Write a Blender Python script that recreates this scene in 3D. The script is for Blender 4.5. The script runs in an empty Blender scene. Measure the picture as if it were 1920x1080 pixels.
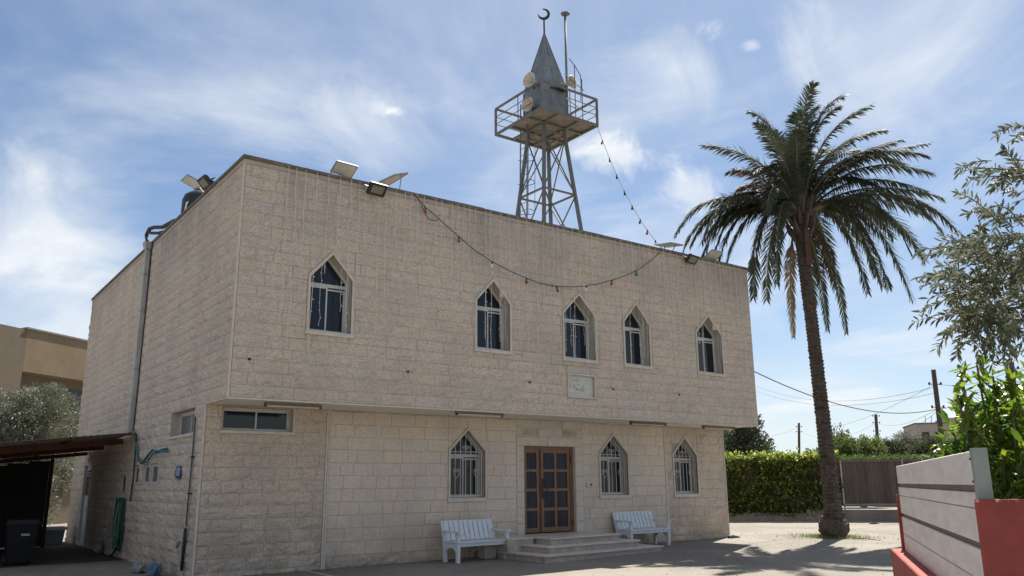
import bpy, bmesh, math, random
import numpy as np
from mathutils import Vector, Matrix, geometry, noise as mnoise

random.seed(11)
rnd = random.uniform
SC = bpy.context.scene
COL = SC.collection
V = Vector

# ------------------------------------------------------------------ camera
F_PX, YAW, PITCH, ROLL = 1546.8, 0.6331, 0.2336, -0.0076
CAM = V((-5.1139, -16.4756, 1.7))
fw = V((math.sin(YAW) * math.cos(PITCH), math.cos(YAW) * math.cos(PITCH), math.sin(PITCH)))
rt0 = V((math.cos(YAW), -math.sin(YAW), 0)); up0 = rt0.cross(fw)
rt = rt0 * math.cos(ROLL) + up0 * math.sin(ROLL)
upv = up0 * math.cos(ROLL) - rt0 * math.sin(ROLL)
cam = bpy.data.cameras.new('camera'); camo = bpy.data.objects.new('camera', cam); COL.objects.link(camo)
camo.matrix_world = Matrix(((rt.x, upv.x, -fw.x, CAM.x), (rt.y, upv.y, -fw.y, CAM.y), (rt.z, upv.z, -fw.z, CAM.z), (0, 0, 0, 1)))
cam.sensor_width = 36.0; cam.lens = F_PX / 1920 * 36
cam.clip_start = 0.1; cam.clip_end = 6000
SC.camera = camo

def ray(px, py):
    return fw + rt * ((px - 960) / F_PX) - upv * ((py - 540) / F_PX)
def at(px, py, axis, val):            # where the sight line meets the plane axis = val
    d = ray(px, py); t = (val - CAM[axis]) / d[axis]; return CAM + d * t
def dep(px, py, depth):               # a point at a given distance along the view
    return CAM + ray(px, py) * depth
hf = V((math.sin(YAW), math.cos(YAW), 0)); hr = V((math.cos(YAW), -math.sin(YAW), 0))
def onv(px, py, base):                # on the upright plane through base that faces the camera
    d = ray(px, py); t = (V(base) - CAM).dot(hf) / d.dot(hf); return CAM + d * t

# ------------------------------------------------------------------ sun and sky
SUN = V((0.60, 0.305, 1.0)).normalized()
EL = math.asin(SUN.z); AZ = math.atan2(SUN.x, SUN.y)
sl = bpy.data.lights.new('sun', 'SUN'); sl.energy = 5.0; sl.angle = math.radians(0.5); sl.color = (1.0, 0.94, 0.85)
so = bpy.data.objects.new('sun', sl); COL.objects.link(so); so.rotation_euler = SUN.to_track_quat('Z', 'Y').to_euler()
so.location = (20, 10, 40)
W = bpy.data.worlds.new('World'); SC.world = W; W.use_nodes = True
nt = W.node_tree; N = nt.nodes; L = nt.links
N.clear()
def nd(t, **k):
    n = N.new(t)
    for a, b in k.items(): setattr(n, a, b)
    return n
def lk(a, b): L.new(a, b)
def mth(op, a, b=None, clamp=False):
    n = nd('ShaderNodeMath', operation=op, use_clamp=clamp)
    for i, x in enumerate((a, b)):
        if x is None: continue
        if isinstance(x, (int, float)): n.inputs[i].default_value = x
        else: lk(x, n.inputs[i])
    return n.outputs[0]
def mrange(x, a, b, c=0.0, d=1.0):
    n = nd('ShaderNodeMapRange', interpolation_type='SMOOTHSTEP')
    lk(x, n.inputs[0])
    for i, q in enumerate((a, b, c, d)): n.inputs[i + 1].default_value = q
    return n.outputs[0]
sky = nd('ShaderNodeTexSky', sky_type='NISHITA', sun_disc=False)
sky.sun_elevation = EL; sky.sun_rotation = AZ; sky.air_density = 1.0; sky.dust_density = 0.25; sky.ozone_density = 2.2; sky.altitude = 60
tc = nd('ShaderNodeTexCoord'); sep = nd('ShaderNodeSeparateXYZ'); lk(tc.outputs['Generated'], sep.inputs[0])
zz = mth('ADD', mth('MAXIMUM', sep.outputs[2], 0.0), 0.16)
cx = mth('DIVIDE', sep.outputs[0], zz); cy = mth('DIVIDE', sep.outputs[1], zz)
cmb = nd('ShaderNodeCombineXYZ'); lk(cx, cmb.inputs[0]); lk(cy, cmb.inputs[1])
def nz(vec, scale, detail, rough, dist, loc=(0, 0, 0), sc=(1, 1, 1), rot=0):
    m = nd('ShaderNodeMapping'); m.inputs['Location'].default_value = loc; m.inputs['Scale'].default_value = sc
    m.inputs['Rotation'].default_value = (0, 0, rot); lk(vec, m.inputs[0])
    n = nd('ShaderNodeTexNoise'); lk(m.outputs[0], n.inputs['Vector'])
    n.inputs['Scale'].default_value = scale; n.inputs['Detail'].default_value = detail
    n.inputs['Roughness'].default_value = rough; n.inputs['Distortion'].default_value = dist
    return n.outputs['Fac']
wisp = mrange(nz(cmb.outputs[0], 0.95, 9, 0.58, 0.9, (9.1, 3.3, 0), (1.0, 0.7, 1), 0.5), 0.44, 0.78)
veil = mrange(nz(cmb.outputs[0], 0.40, 4, 0.5, 0.5, (4.4, 8.8, 0)), 0.36, 0.76)
fine = nz(tc.outputs['Generated'], 10, 9, 0.66, 0.5, (1, 2, 3))
broad = nz(tc.outputs['Generated'], 4.5, 8, 0.6, 0.8, (4, 1, 7), (1, 1, 1.6))
fac = mth('ADD', mth('MULTIPLY', wisp, 0.68), mth('MULTIPLY', veil, 0.30))
# small heaped clouds that the photograph shows, each about a direction in the sky
def heap(px, py, rx, ry, amt, tx=None, k=3.4, w=1.0):
    d = ray(px, py).normalized(); ex = V((d.y, -d.x, 0)).normalized(); ey = ex.cross(d)
    vx = nd('ShaderNodeVectorMath', operation='DOT_PRODUCT'); lk(tc.outputs['Generated'], vx.inputs[0]); vx.inputs[1].default_value = ex / rx
    vy = nd('ShaderNodeVectorMath', operation='DOT_PRODUCT'); lk(tc.outputs['Generated'], vy.inputs[0]); vy.inputs[1].default_value = ey / ry
    vd = nd('ShaderNodeVectorMath', operation='DOT_PRODUCT'); lk(tc.outputs['Generated'], vd.inputs[0]); vd.inputs[1].default_value = d
    yv = mth('SUBTRACT', vy.outputs['Value'], d.dot(ey / ry))
    r = mth('SQRT', mth('ADD', mth('POWER', vx.outputs['Value'], 2.0), mth('POWER', yv, 2.0)))
    m = mth('ADD', mth('SUBTRACT', 1.0, r), mth('MULTIPLY', mth('SUBTRACT', tx or fine, 0.5), k))
    m = mrange(m, 0.0, w)
    return mth('MULTIPLY', mth('MULTIPLY', m, mth('GREATER_THAN', vd.outputs['Value'], 0.5)), amt)
for h in ((1158, 292, .056, .022, .62, None, 6.5, 1.7), (1285, 362, .050, .020, .50, None, 6.5, 1.7), (738, 208, .026, .012, .55, None, 4.5), (1320, 50, .03, .02, .45, None, 5.0), (1410, 85, .014, .01, .4, None, 5.0),
          (640, 230, .16, .07, .42, broad, 3.0, 1.3), (1270, 130, .15, .08, .55, broad, 3.0, 1.3), (1700, 130, .26, .15, .50, broad, 2.2, 1.5), (110, 430, .13, .10, .60, broad, 3.0, 1.3), (1640, 520, .22, .10, .35, broad, 3.0, 1.4), (1000, 330, .10, .07, .25, broad, 3.0, 1.4)):
    fac = mth('ADD', fac, heap(*h))
sund = nd('ShaderNodeVectorMath', operation='DOT_PRODUCT'); lk(tc.outputs['Generated'], sund.inputs[0]); sund.inputs[1].default_value = SUN
fac = mth('ADD', fac, mth('MULTIPLY', mrange(sund.outputs['Value'], 0.45, 1.0), 0.26))
fac = mth('ADD', mth('MULTIPLY', fac, mrange(sep.outputs[2], -0.02, 0.06)), mth('MULTIPLY', mrange(sep.outputs[2], 0.30, 0.0), 0.42), clamp=True)
mix = nd('ShaderNodeMix', data_type='RGBA'); lk(fac, mix.inputs['Factor']); deep = nd('ShaderNodeMix', data_type='RGBA', blend_type='MULTIPLY'); deep.inputs['Factor'].default_value = 1.0
lk(sky.outputs[0], deep.inputs['A']); deep.inputs['B'].default_value = (.50, .61, .70, 1); lk(deep.outputs['Result'], mix.inputs['A'])
mix.inputs['B'].default_value = (5.9, 6.15, 6.4, 1)
bg = nd('ShaderNodeBackground'); bg.inputs['Strength'].default_value = 0.067; lk(mix.outputs['Result'], bg.inputs['Color'])
wo = nd('ShaderNodeOutputWorld'); lk(bg.outputs[0], wo.inputs[0])
SC.view_settings.view_transform = 'Standard'; SC.view_settings.look = 'None'
SC.view_settings.exposure = 1.22; SC.view_settings.gamma = 1.0; SC.view_settings.use_curve_mapping = False
SC.render.engine = 'CYCLES'
SC.cycles.use_denoising = True
SC.cycles.max_bounces = 7; SC.cycles.diffuse_bounces = 4; SC.cycles.transparent_max_bounces = 6
SC.cycles.sample_clamp_indirect = 6.0

# ------------------------------------------------------------------ materials
MATS = {}
def mat(name, c1, c2=None, scale=6.0, detail=5, rough=0.7, bump=0.0, bscale=None, bdist=0.01, metal=0.0, spec=0.4,
        tint=None, coords='pos', stretch=(1, 1, 1), lo=0.35, hi=0.65, leaf=0.0, c3=None, bdetail=6):
    m = bpy.data.materials.new(name); m.use_nodes = True; t = m.node_tree; n = t.nodes; l = t.links
    b = n['Principled BSDF']
    b.inputs['Roughness'].default_value = rough; b.inputs['Metallic'].default_value = metal
    b.inputs['Specular IOR Level'].default_value = spec
    if coords == 'pos': src = n.new('ShaderNodeNewGeometry').outputs['Position']
    else: src = n.new('ShaderNodeTexCoord').outputs['Object']
    mp = n.new('ShaderNodeMapping'); mp.inputs['Scale'].default_value = stretch; l.new(src, mp.inputs[0])
    colour = None
    if c2 is None: b.inputs['Base Color'].default_value = (*c1, 1)
    else:
        ns = n.new('ShaderNodeTexNoise'); ns.inputs['Scale'].default_value = scale; ns.inputs['Detail'].default_value = detail
        ns.inputs['Roughness'].default_value = 0.62
        l.new(mp.outputs[0], ns.inputs['Vector'])
        r = n.new('ShaderNodeMapRange'); l.new(ns.outputs['Fac'], r.inputs[0]); r.inputs[1].default_value = lo; r.inputs[2].default_value = hi
        x = n.new('ShaderNodeMix'); x.data_type = 'RGBA'; l.new(r.outputs[0], x.inputs['Factor'])
        x.inputs['A'].default_value = (*c1, 1); x.inputs['B'].default_value = (*c2, 1)
        colour = x.outputs['Result']
        if tint:
            a = n.new('ShaderNodeAttribute'); a.attribute_name = 'tint'
            y = n.new('ShaderNodeMix'); y.data_type = 'RGBA'; l.new(a.outputs['Fac'], y.inputs['Factor'])
            l.new(colour, y.inputs['A']); y.inputs['B'].default_value = (*tint, 1)
            colour = y.outputs['Result']
        l.new(colour, b.inputs['Base Color'])
    if bump:
        bn = n.new('ShaderNodeTexNoise'); bn.inputs['Scale'].default_value = bscale or scale * 4; bn.inputs['Detail'].default_value = bdetail
        bn.inputs['Roughness'].default_value = 0.65; l.new(mp.outputs[0], bn.inputs['Vector'])
        bp = n.new('ShaderNodeBump'); bp.inputs['Strength'].default_value = bump; bp.inputs['Distance'].default_value = bdist
        l.new(bn.outputs['Fac'], bp.inputs['Height']); l.new(bp.outputs[0], b.inputs['Normal'])
    if leaf:
        tr = n.new('ShaderNodeBsdfTranslucent'); 
        if colour:
            br = n.new('ShaderNodeHueSaturation'); br.inputs['Value'].default_value = 1.5; br.inputs['Saturation'].default_value = 1.1
            l.new(colour, br.inputs['Color']); l.new(br.outputs[0], tr.inputs['Color'])
        else: tr.inputs['Color'].default_value = (*c1, 1)
        ms = n.new('ShaderNodeMixShader'); ms.inputs[0].default_value = leaf
        l.new(b.outputs[0], ms.inputs[1]); l.new(tr.outputs[0], ms.inputs[2])
        l.new(ms.outputs[0], n['Material Output'].inputs['Surface'])
    MATS[name] = m
    return m

def stone_material(name, pale, grey, ochre, rock):
    m = bpy.data.materials.new(name); m.use_nodes = True; t = m.node_tree; n = t.nodes; l = t.links
    b = n['Principled BSDF']; b.inputs['Roughness'].default_value = 0.85; b.inputs['Specular IOR Level'].default_value = 0.25
    pos = n.new('ShaderNodeNewGeometry').outputs['Position']
    at_ = n.new('ShaderNodeAttribute'); at_.attribute_name = 'tint'
    rp = n.new('ShaderNodeValToRGB'); l.new(at_.outputs['Fac'], rp.inputs[0])
    e = rp.color_ramp.elements
    e[0].position = 0.0; e[0].color = (*grey, 1); e[1].position = 1.0; e[1].color = (*ochre, 1)
    q = e.new(0.30); q.color = (*pale, 1); q = e.new(0.72); q.color = (pale[0] * 1.06, pale[1] * 1.0, pale[2] * 0.92, 1)
    def tex(scale, detail, sc=(1, 1, 1)):
        mp = n.new('ShaderNodeMapping'); mp.inputs['Scale'].default_value = sc; l.new(pos, mp.inputs[0])
        x = n.new('ShaderNodeTexNoise'); x.inputs['Scale'].default_value = scale; x.inputs['Detail'].default_value = detail
        x.inputs['Roughness'].default_value = 0.65; l.new(mp.outputs[0], x.inputs['Vector']); return x.outputs['Fac']
    def rng(x, a, c, d0=0.0, d1=1.0):
        r = n.new('ShaderNodeMapRange'); r.interpolation_type = 'SMOOTHSTEP'; l.new(x, r.inputs[0])
        for i, v in enumerate((a, c, d0, d1)): r.inputs[i + 1].default_value = v
        return r.outputs[0]
    def mul(x, y):
        k = n.new('ShaderNodeMath'); k.operation = 'MULTIPLY'
        for i, v in enumerate((x, y)):
            if isinstance(v, float): k.inputs[i].default_value = v
            else: l.new(v, k.inputs[i])
        return k.outputs[0]
    def blend(f, a, c):
        x = n.new('ShaderNodeMix'); x.data_type = 'RGBA'; l.new(f, x.inputs['Factor']); l.new(a, x.inputs['A']); x.inputs['B'].default_value = (*c, 1)
        return x.outputs['Result']
    col = rp.outputs[0]
    col = blend(mul(rng(tex(14, 8, (1, 1, 1.8)), 0.47, 0.62), 0.65 if rock else 0.40), col, (0.80, 0.71, 0.61))  # mottled tone, strengthened to stand in for shading of the chiselled relief
    col = blend(mul(rng(tex(19, 8, (1, 1, 2.2)), 0.50, 0.64), 0.72 if rock else 0.45), col, (0.36, 0.295, 0.235))
    col = blend(mul(rng(tex(6, 6, (1, 1, 2.5)), 0.50, 0.66), 0.40 if rock else 0.22), col, (0.47, 0.39, 0.325))
    col = blend(mul(rng(tex(40, 3), 0.58, 0.68), 0.55 if rock else 0.30), col, (0.24, 0.19, 0.15))
    sx = n.new('ShaderNodeSeparateXYZ'); l.new(pos, sx.inputs[0])
    # black weathering that has run down from the coping, and brown splash dirt along the base
    top = mul(rng(sx.outputs[2], 6.5, 8.5), rng(tex(0.55, 5, (1, 1, 0.35)), 0.40, 0.66))
    col = blend(mul(top, 0.60), col, (0.29, 0.265, 0.245))
    run = mul(rng(sx.outputs[2], 7.3, 8.45), rng(tex(3.2, 5, (1, 1, 0.07)), 0.52, 0.70))
    col = blend(mul(run, 0.40), col, (0.22, 0.20, 0.185))
    low = mul(rng(sx.outputs[2], 1.9, 0.0), rng(tex(1.3, 6), 0.30, 0.62))
    col = blend(mul(low, 0.55), col, (0.36, 0.265, 0.165))
    wide = rng(tex(0.7, 6), 0.42, 0.66)
    col = blend(mul(wide, 0.34), col, (0.41, 0.355, 0.32))
    l.new(col, b.inputs['Base Color'])
    k1 = tex(11 if rock else 40, 8); k2 = tex(60, 4)
    ad = n.new('ShaderNodeMath'); ad.operation = 'MULTIPLY_ADD'; l.new(k2, ad.inputs[0]); ad.inputs[1].default_value = 0.25; l.new(k1, ad.inputs[2])
    bp = n.new('ShaderNodeBump'); bp.inputs['Strength'].default_value = 1.0 if rock else 0.6; bp.inputs['Distance'].default_value = 0.085 if rock else 0.014
    l.new(ad.outputs[0], bp.inputs['Height']); l.new(bp.outputs[0], b.inputs['Normal'])
    MATS[name] = m
    return m

M_ROCK = stone_material('rock_faced_limestone', (.72, .615, .52), (.66, .58, .505), (.72, .595, .465), True)
M_DRESS = stone_material('dressed_limestone', (.635, .555, .475), (.60, .535, .465), (.63, .54, .44), False)
M_MORTAR = mat('mortar', (.56, .475, .395), (.36, .295, .235), 1.1, rough=.95, bump=.3, bdist=.01)
M_TRIM = mat('white_marble_trim', (.60, .535, .455), (.50, .44, .37), 5, rough=.6, bump=.15, bdist=.004)
M_SOFFIT = mat('white_plaster', (.80, .76, .70), (.70, .66, .60), 2.5, rough=.85, bump=.15, bdist=.006)
M_COPING = mat('weathered_coping', (.10, .085, .072), (.19, .16, .135), 4, rough=.9, bump=.4, bdist=.01)
M_BAND = mat('coping_band_stone', (.47, .385, .30), (.35, .29, .23), 5, rough=.85, bump=.3, bdist=.01)
M_ALU = mat('white_aluminium', (.56, .54, .51), (.48, .465, .44), 8, rough=.4, spec=.5)
M_REVEAL = mat('reveal_plaster', (.50, .44, .38), (.42, .37, .31), 4, rough=.85)
M_GLASS = mat('dark_window_glass', (.012, .016, .024), (.017, .021, .028), 1.2, rough=.07, spec=.40)
M_CURT = mat('curtained_door_glass', (.010, .014, .026), (.028, .031, .044), 26, detail=2, rough=.2, spec=.2, stretch=(1, 1, .02), lo=.45, hi=.6)
M_WOOD = mat('varnished_wood', (.215, .108, .052), (.145, .072, .035), 3, rough=.42, bump=.12, bscale=40, bdist=.002, stretch=(6, 6, .7), spec=.45)
M_BLACK = mat('black_metal', (.02, .02, .021), (.035, .033, .03), 12, rough=.5)
M_STEEL = mat('grey_green_painted_steel', (.125, .13, .12), (.19, .185, .165), 6, rough=.55, metal=.15, bump=.08, bdist=.003)
M_SHEET = mat('dull_sheet_metal', (.15, .166, .178), (.25, .263, .27), 3.2, detail=9, rough=.55, metal=.45, bump=.25, bscale=2.2, bdist=.03, stretch=(1, 1, .45))
M_DECK = mat('rusty_deck_plate', (.29, .25, .20), (.20, .165, .13), 3, rough=.8, bump=.15)
M_HORN = mat('ivory_horn', (.60, .55, .46), (.50, .45, .36), 6, rough=.55)
M_PANEL = mat('panel_back_sheet', (.56, .53, .48), (.48, .45, .40), 5, rough=.6)
M_CELL = mat('solar_cells', (.01, .013, .03), (.014, .018, .04), 5, rough=.15)
M_GREY = mat('grey_metal', (.35, .35, .34), (.26, .26, .25), 8, rough=.5, metal=.3)
M_LAMP = mat('lamp_lens', (.21, .20, .15), (.16, .155, .12), 20, rough=.25)
M_TANK = mat('black_plastic', (.016, .018, .024), (.024, .026, .03), 8, rough=.45)
M_BENCH = mat('chalky_white_paint', (.60, .635, .66), (.44, .46, .475), 9, detail=8, rough=.6, coords='obj', bump=.15, bscale=50, bdist=.002, lo=.5, hi=.75)
M_RISER = mat('step_riser_stone', (.45, .385, .33), (.31, .255, .21), 4.5, detail=8, rough=.7, bump=.25, bdist=.006)
M_STEP = mat('worn_step_marble', (.60, .53, .47), (.46, .395, .345), 3.5, detail=7, rough=.42, bump=.15, bdist=.004)
M_CABLE = mat('cable_black', (.018, .018, .018), (.03, .03, .03), 10, rough=.6)
M_WHITEW = mat('fairy_wire', (.72, .675, .60), (.62, .58, .51), 10, rough=.5)
M_RED = mat('red_bulb', (.42, .03, .03), (.3, .02, .02), 10, rough=.2)
M_GRN = mat('green_bulb', (.02, .13, .09), (.03, .18, .12), 10, rough=.2)
M_WHT = mat('white_bulb', (.75, .74, .70), (.68, .66, .6), 10, rough=.2)
M_DARKB = mat('dark_bulb', (.025, .035, .05), (.04, .05, .07), 10, rough=.2)
M_PIPE = mat('grey_pipe', (.46, .45, .43), (.30, .29, .27), 3, rough=.55, stretch=(1, 1, .3))
M_TEAL = mat('teal_hose', (.035, .11, .12), (.05, .16, .17), 8, rough=.5)
M_GHOSE = mat('green_hose', (.02, .085, .06), (.035, .13, .09), 8, rough=.5)
M_SIGN = mat('blue_enamel', (.012, .03, .22), (.018, .04, .28), 10, rough=.25)
M_RUST = mat('red_oxide_beam', (.13, .042, .026), (.075, .032, .022), 5, rough=.8, bump=.2)
M_CORR = mat('roof_sheet', (.34, .31, .27), (.24, .215, .19), 4, rough=.7)
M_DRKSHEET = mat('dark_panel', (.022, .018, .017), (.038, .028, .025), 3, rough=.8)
M_BIN = mat('bin_plastic', (.007, .008, .012), (.012, .013, .017), 8, rough=.5, spec=.2)
M_BLUEPL = mat('blue_sack', (.07, .12, .19), (.13, .18, .24), 7, rough=.7, bump=.4, bdist=.02)
M_GREYSACK = mat('pale_sack', (.28, .28, .28), (.20, .20, .21), 7, rough=.8, bump=.4, bdist=.02)
M_TAN = mat('tan_render', (.205, .155, .095), (.175, .13, .08), 1.2, rough=.9)
M_TAN_SHADE = mat('shaded_tan_render', (.15, .12, .085), (.13, .105, .075), 1.2, rough=.9)  # tan render darkened, with shade of wing and recess put into it
M_PINKH = mat('pink_render', (.43, .35, .31), (.38, .31, .275), 1.0, rough=.9)
M_POLE = mat('creosoted_wood', (.065, .048, .04), (.10, .076, .062), 3, rough=.9, stretch=(3, 3, .4), bump=.3)
M_REDW = mat('red_painted_render', (.31, .062, .048), (.17, .036, .031), 3.0, detail=9, rough=.8, bump=.5, bscale=26, bdist=.012, lo=.40, hi=.72)
M_BOARD = mat('pale_composite_board', (.66, .60, .55), (.50, .445, .405), 2.4, detail=10, rough=.6, stretch=(1, 1, 5), bump=.25, bscale=14, bdist=.004, lo=.42, hi=.78)
M_SLOT = mat('brown_recess_strip', (.17, .125, .115), (.14, .10, .095), 4, rough=.8)
M_GALV = mat('galvanised_post', (.30, .335, .30), (.24, .275, .245), 6, rough=.5, metal=.3)
M_CONC = mat('grey_concrete', (.22, .205, .18), (.15, .14, .125), 3, detail=8, rough=.9, bump=.4, bdist=.01)
M_REED = mat('brown_reed', (.11, .09, .083), (.17, .14, .13), 8, rough=.9, stretch=(3, 3, .3), tint=(.075, .058, .052))
M_BARK = mat('palm_bark', (.055, .040, .031), (.115, .088, .070), 9, detail=7, rough=.95, bump=.5, bdist=.02, tint=(.035, .026, .021))
M_OBARK = mat('olive_bark', (.12, .10, .08), (.20, .17, .14), 6, rough=.95, bump=.5, bdist=.02)
M_FROND = mat('palm_leaf', (.045, .058, .040), (.072, .085, .060), 2.5, rough=.65, spec=.08, leaf=.14, tint=(.10, .11, .072))
M_DRY = mat('dry_palm_leaf', (.19, .145, .09), (.13, .10, .065), 3, rough=.7, leaf=.2, tint=(.24, .18, .11))
M_RACHIS = mat('frond_rib', (.12, .12, .06), (.17, .14, .075), 4, rough=.6)
M_DATES = mat('fruit_stalks', (.10, .05, .028), (.065, .036, .022), 7, rough=.8)
M_OLIVE = mat('olive_leaf', (.05, .066, .038), (.09, .105, .066), 7, rough=.62, spec=.2, leaf=.22, tint=(.22, .235, .165))
M_OLIVEF = mat('olive_leaf_far', (.05, .06, .038), (.10, .11, .075), 2, rough=.5, leaf=.15, tint=(.27, .28, .21))
M_SHRUB = mat('citrus_leaf', (.026, .066, .012), (.05, .115, .018), 4, rough=.38, spec=.4, leaf=.40, tint=(.18, .235, .035))
M_HEDGE = mat('hedge_leaf', (.028, .052, .015), (.058, .095, .025), 3, rough=.4, leaf=.38, tint=(.34, .37, .085))
M_TREE = mat('dark_tree_leaf', (.028, .042, .02), (.05, .065, .032), 2, rough=.6, leaf=.2, tint=(.10, .115, .055))
M_TREE2 = mat('mid_tree_leaf', (.05, .085, .025), (.08, .12, .04), 2, rough=.6, leaf=.28, tint=(.17, .20, .07))
M_FLOWER = mat('cream_blossom', (.55, .50, .28), (.48, .42, .22), 8, rough=.7)
M_GRASS = mat('grass_blade', (.07, .12, .025), (.11, .15, .04), 4, rough=.6, leaf=.3, tint=(.20, .20, .08))
M_CARD = mat('cream_box', (.46, .40, .34), (.40, .345, .29), 5, rough=.8)
M_PLAQ = mat('plaque_marble', (.58, .555, .50), (.50, .48, .43), 6, rough=.5)
M_INK = mat('carved_letters', (.13, .12, .105), (.19, .175, .155), 20, rough=.8)
M_DOORW = mat('grey_white_door', (.47, .47, .48), (.40, .40, .41), 4, rough=.5)
M_BATTEN = mat('dark_batten', (.15, .13, .105), (.21, .18, .15), 6, rough=.7)  # brownish grey, darker than the soffit
M_TROUGH = mat('green_grey_trough', (.16, .20, .19), (.22, .25, .24), 5, rough=.6)

def ground_material():
    m = bpy.data.materials.new('worn_asphalt'); m.use_nodes = True; t = m.node_tree; n = t.nodes; l = t.links
    b = n['Principled BSDF']; b.inputs['Roughness'].default_value = .9; b.inputs['Specular IOR Level'].default_value = .2
    pos = n.new('ShaderNodeNewGeometry').outputs['Position']
    def tex(s, d, r=.65, dist=0):
        x = n.new('ShaderNodeTexNoise'); x.inputs['Scale'].default_value = s; x.inputs['Detail'].default_value = d
        x.inputs['Roughness'].default_value = r; x.inputs['Distortion'].default_value = dist; l.new(pos, x.inputs['Vector']); return x.outputs['Fac']
    def rng(x, a, c):
        r = n.new('ShaderNodeMapRange'); r.interpolation_type = 'SMOOTHSTEP'; l.new(x, r.inputs[0]); r.inputs[1].default_value = a; r.inputs[2].default_value = c; return r.outputs[0]
    def bl(f, a, c, k=1.0):
        x = n.new('ShaderNodeMix'); x.data_type = 'RGBA'; q = n.new('ShaderNodeMath'); q.operation = 'MULTIPLY'; l.new(f, q.inputs[0]); q.inputs[1].default_value = k
        l.new(q.outputs[0], x.inputs['Factor'])
        if isinstance(a, tuple): x.inputs['A'].default_value = (*a, 1)
        else: l.new(a, x.inputs['A'])
        x.inputs['B'].default_value = (*c, 1); return x.outputs['Result']
    c = bl(rng(tex(.35, 6, .6, .5), .38, .64), (.165, .151, .128), (.216, .196, .165))
    c = bl(rng(tex(2.2, 7), .5, .75), c, (.21, .195, .175), .5)
    c = bl(rng(tex(60, 3), .5, .72), c, (.33, .305, .265), .45)
    c = bl(rng(tex(38, 3), .55, .72), c, (.11, .105, .10), .45)
    c = bl(rng(tex(.16, 5, .55, 1.2), .56, .60), c, (.165, .155, .14), .55)
    c = bl(rng(tex(1.1, 9, .7, .6), .60, .68), c, (.13, .12, .11), .5)
    c = bl(rng(tex(130, 2), .62, .70), c, (.08, .075, .07), .7)
    vo = n.new('ShaderNodeTexVoronoi'); vo.feature = 'DISTANCE_TO_EDGE'; vo.inputs['Scale'].default_value = .22
    wv = n.new('ShaderNodeVectorMath'); wv.operation = 'ADD'; l.new(pos, wv.inputs[0])
    wn = n.new('ShaderNodeTexNoise'); wn.inputs['Scale'].default_value = 1.1; wn.inputs['Detail'].default_value = 5; l.new(pos, wn.inputs['Vector'])
    l.new(wn.outputs['Color'], wv.inputs[1]); l.new(wv.outputs[0], vo.inputs['Vector'])
    c = bl(rng(vo.outputs['Distance'], .008, .002), c, (.14, .13, .12), .45)
    l.new(c, b.inputs['Base Color'])
    bp = n.new('ShaderNodeBump'); bp.inputs['Strength'].default_value = .5; bp.inputs['Distance'].default_value = .006
    l.new(tex(90, 4), bp.inputs['Height']); l.new(bp.outputs[0], b.inputs['Normal'])
    return m
M_GROUND = ground_material()

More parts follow.
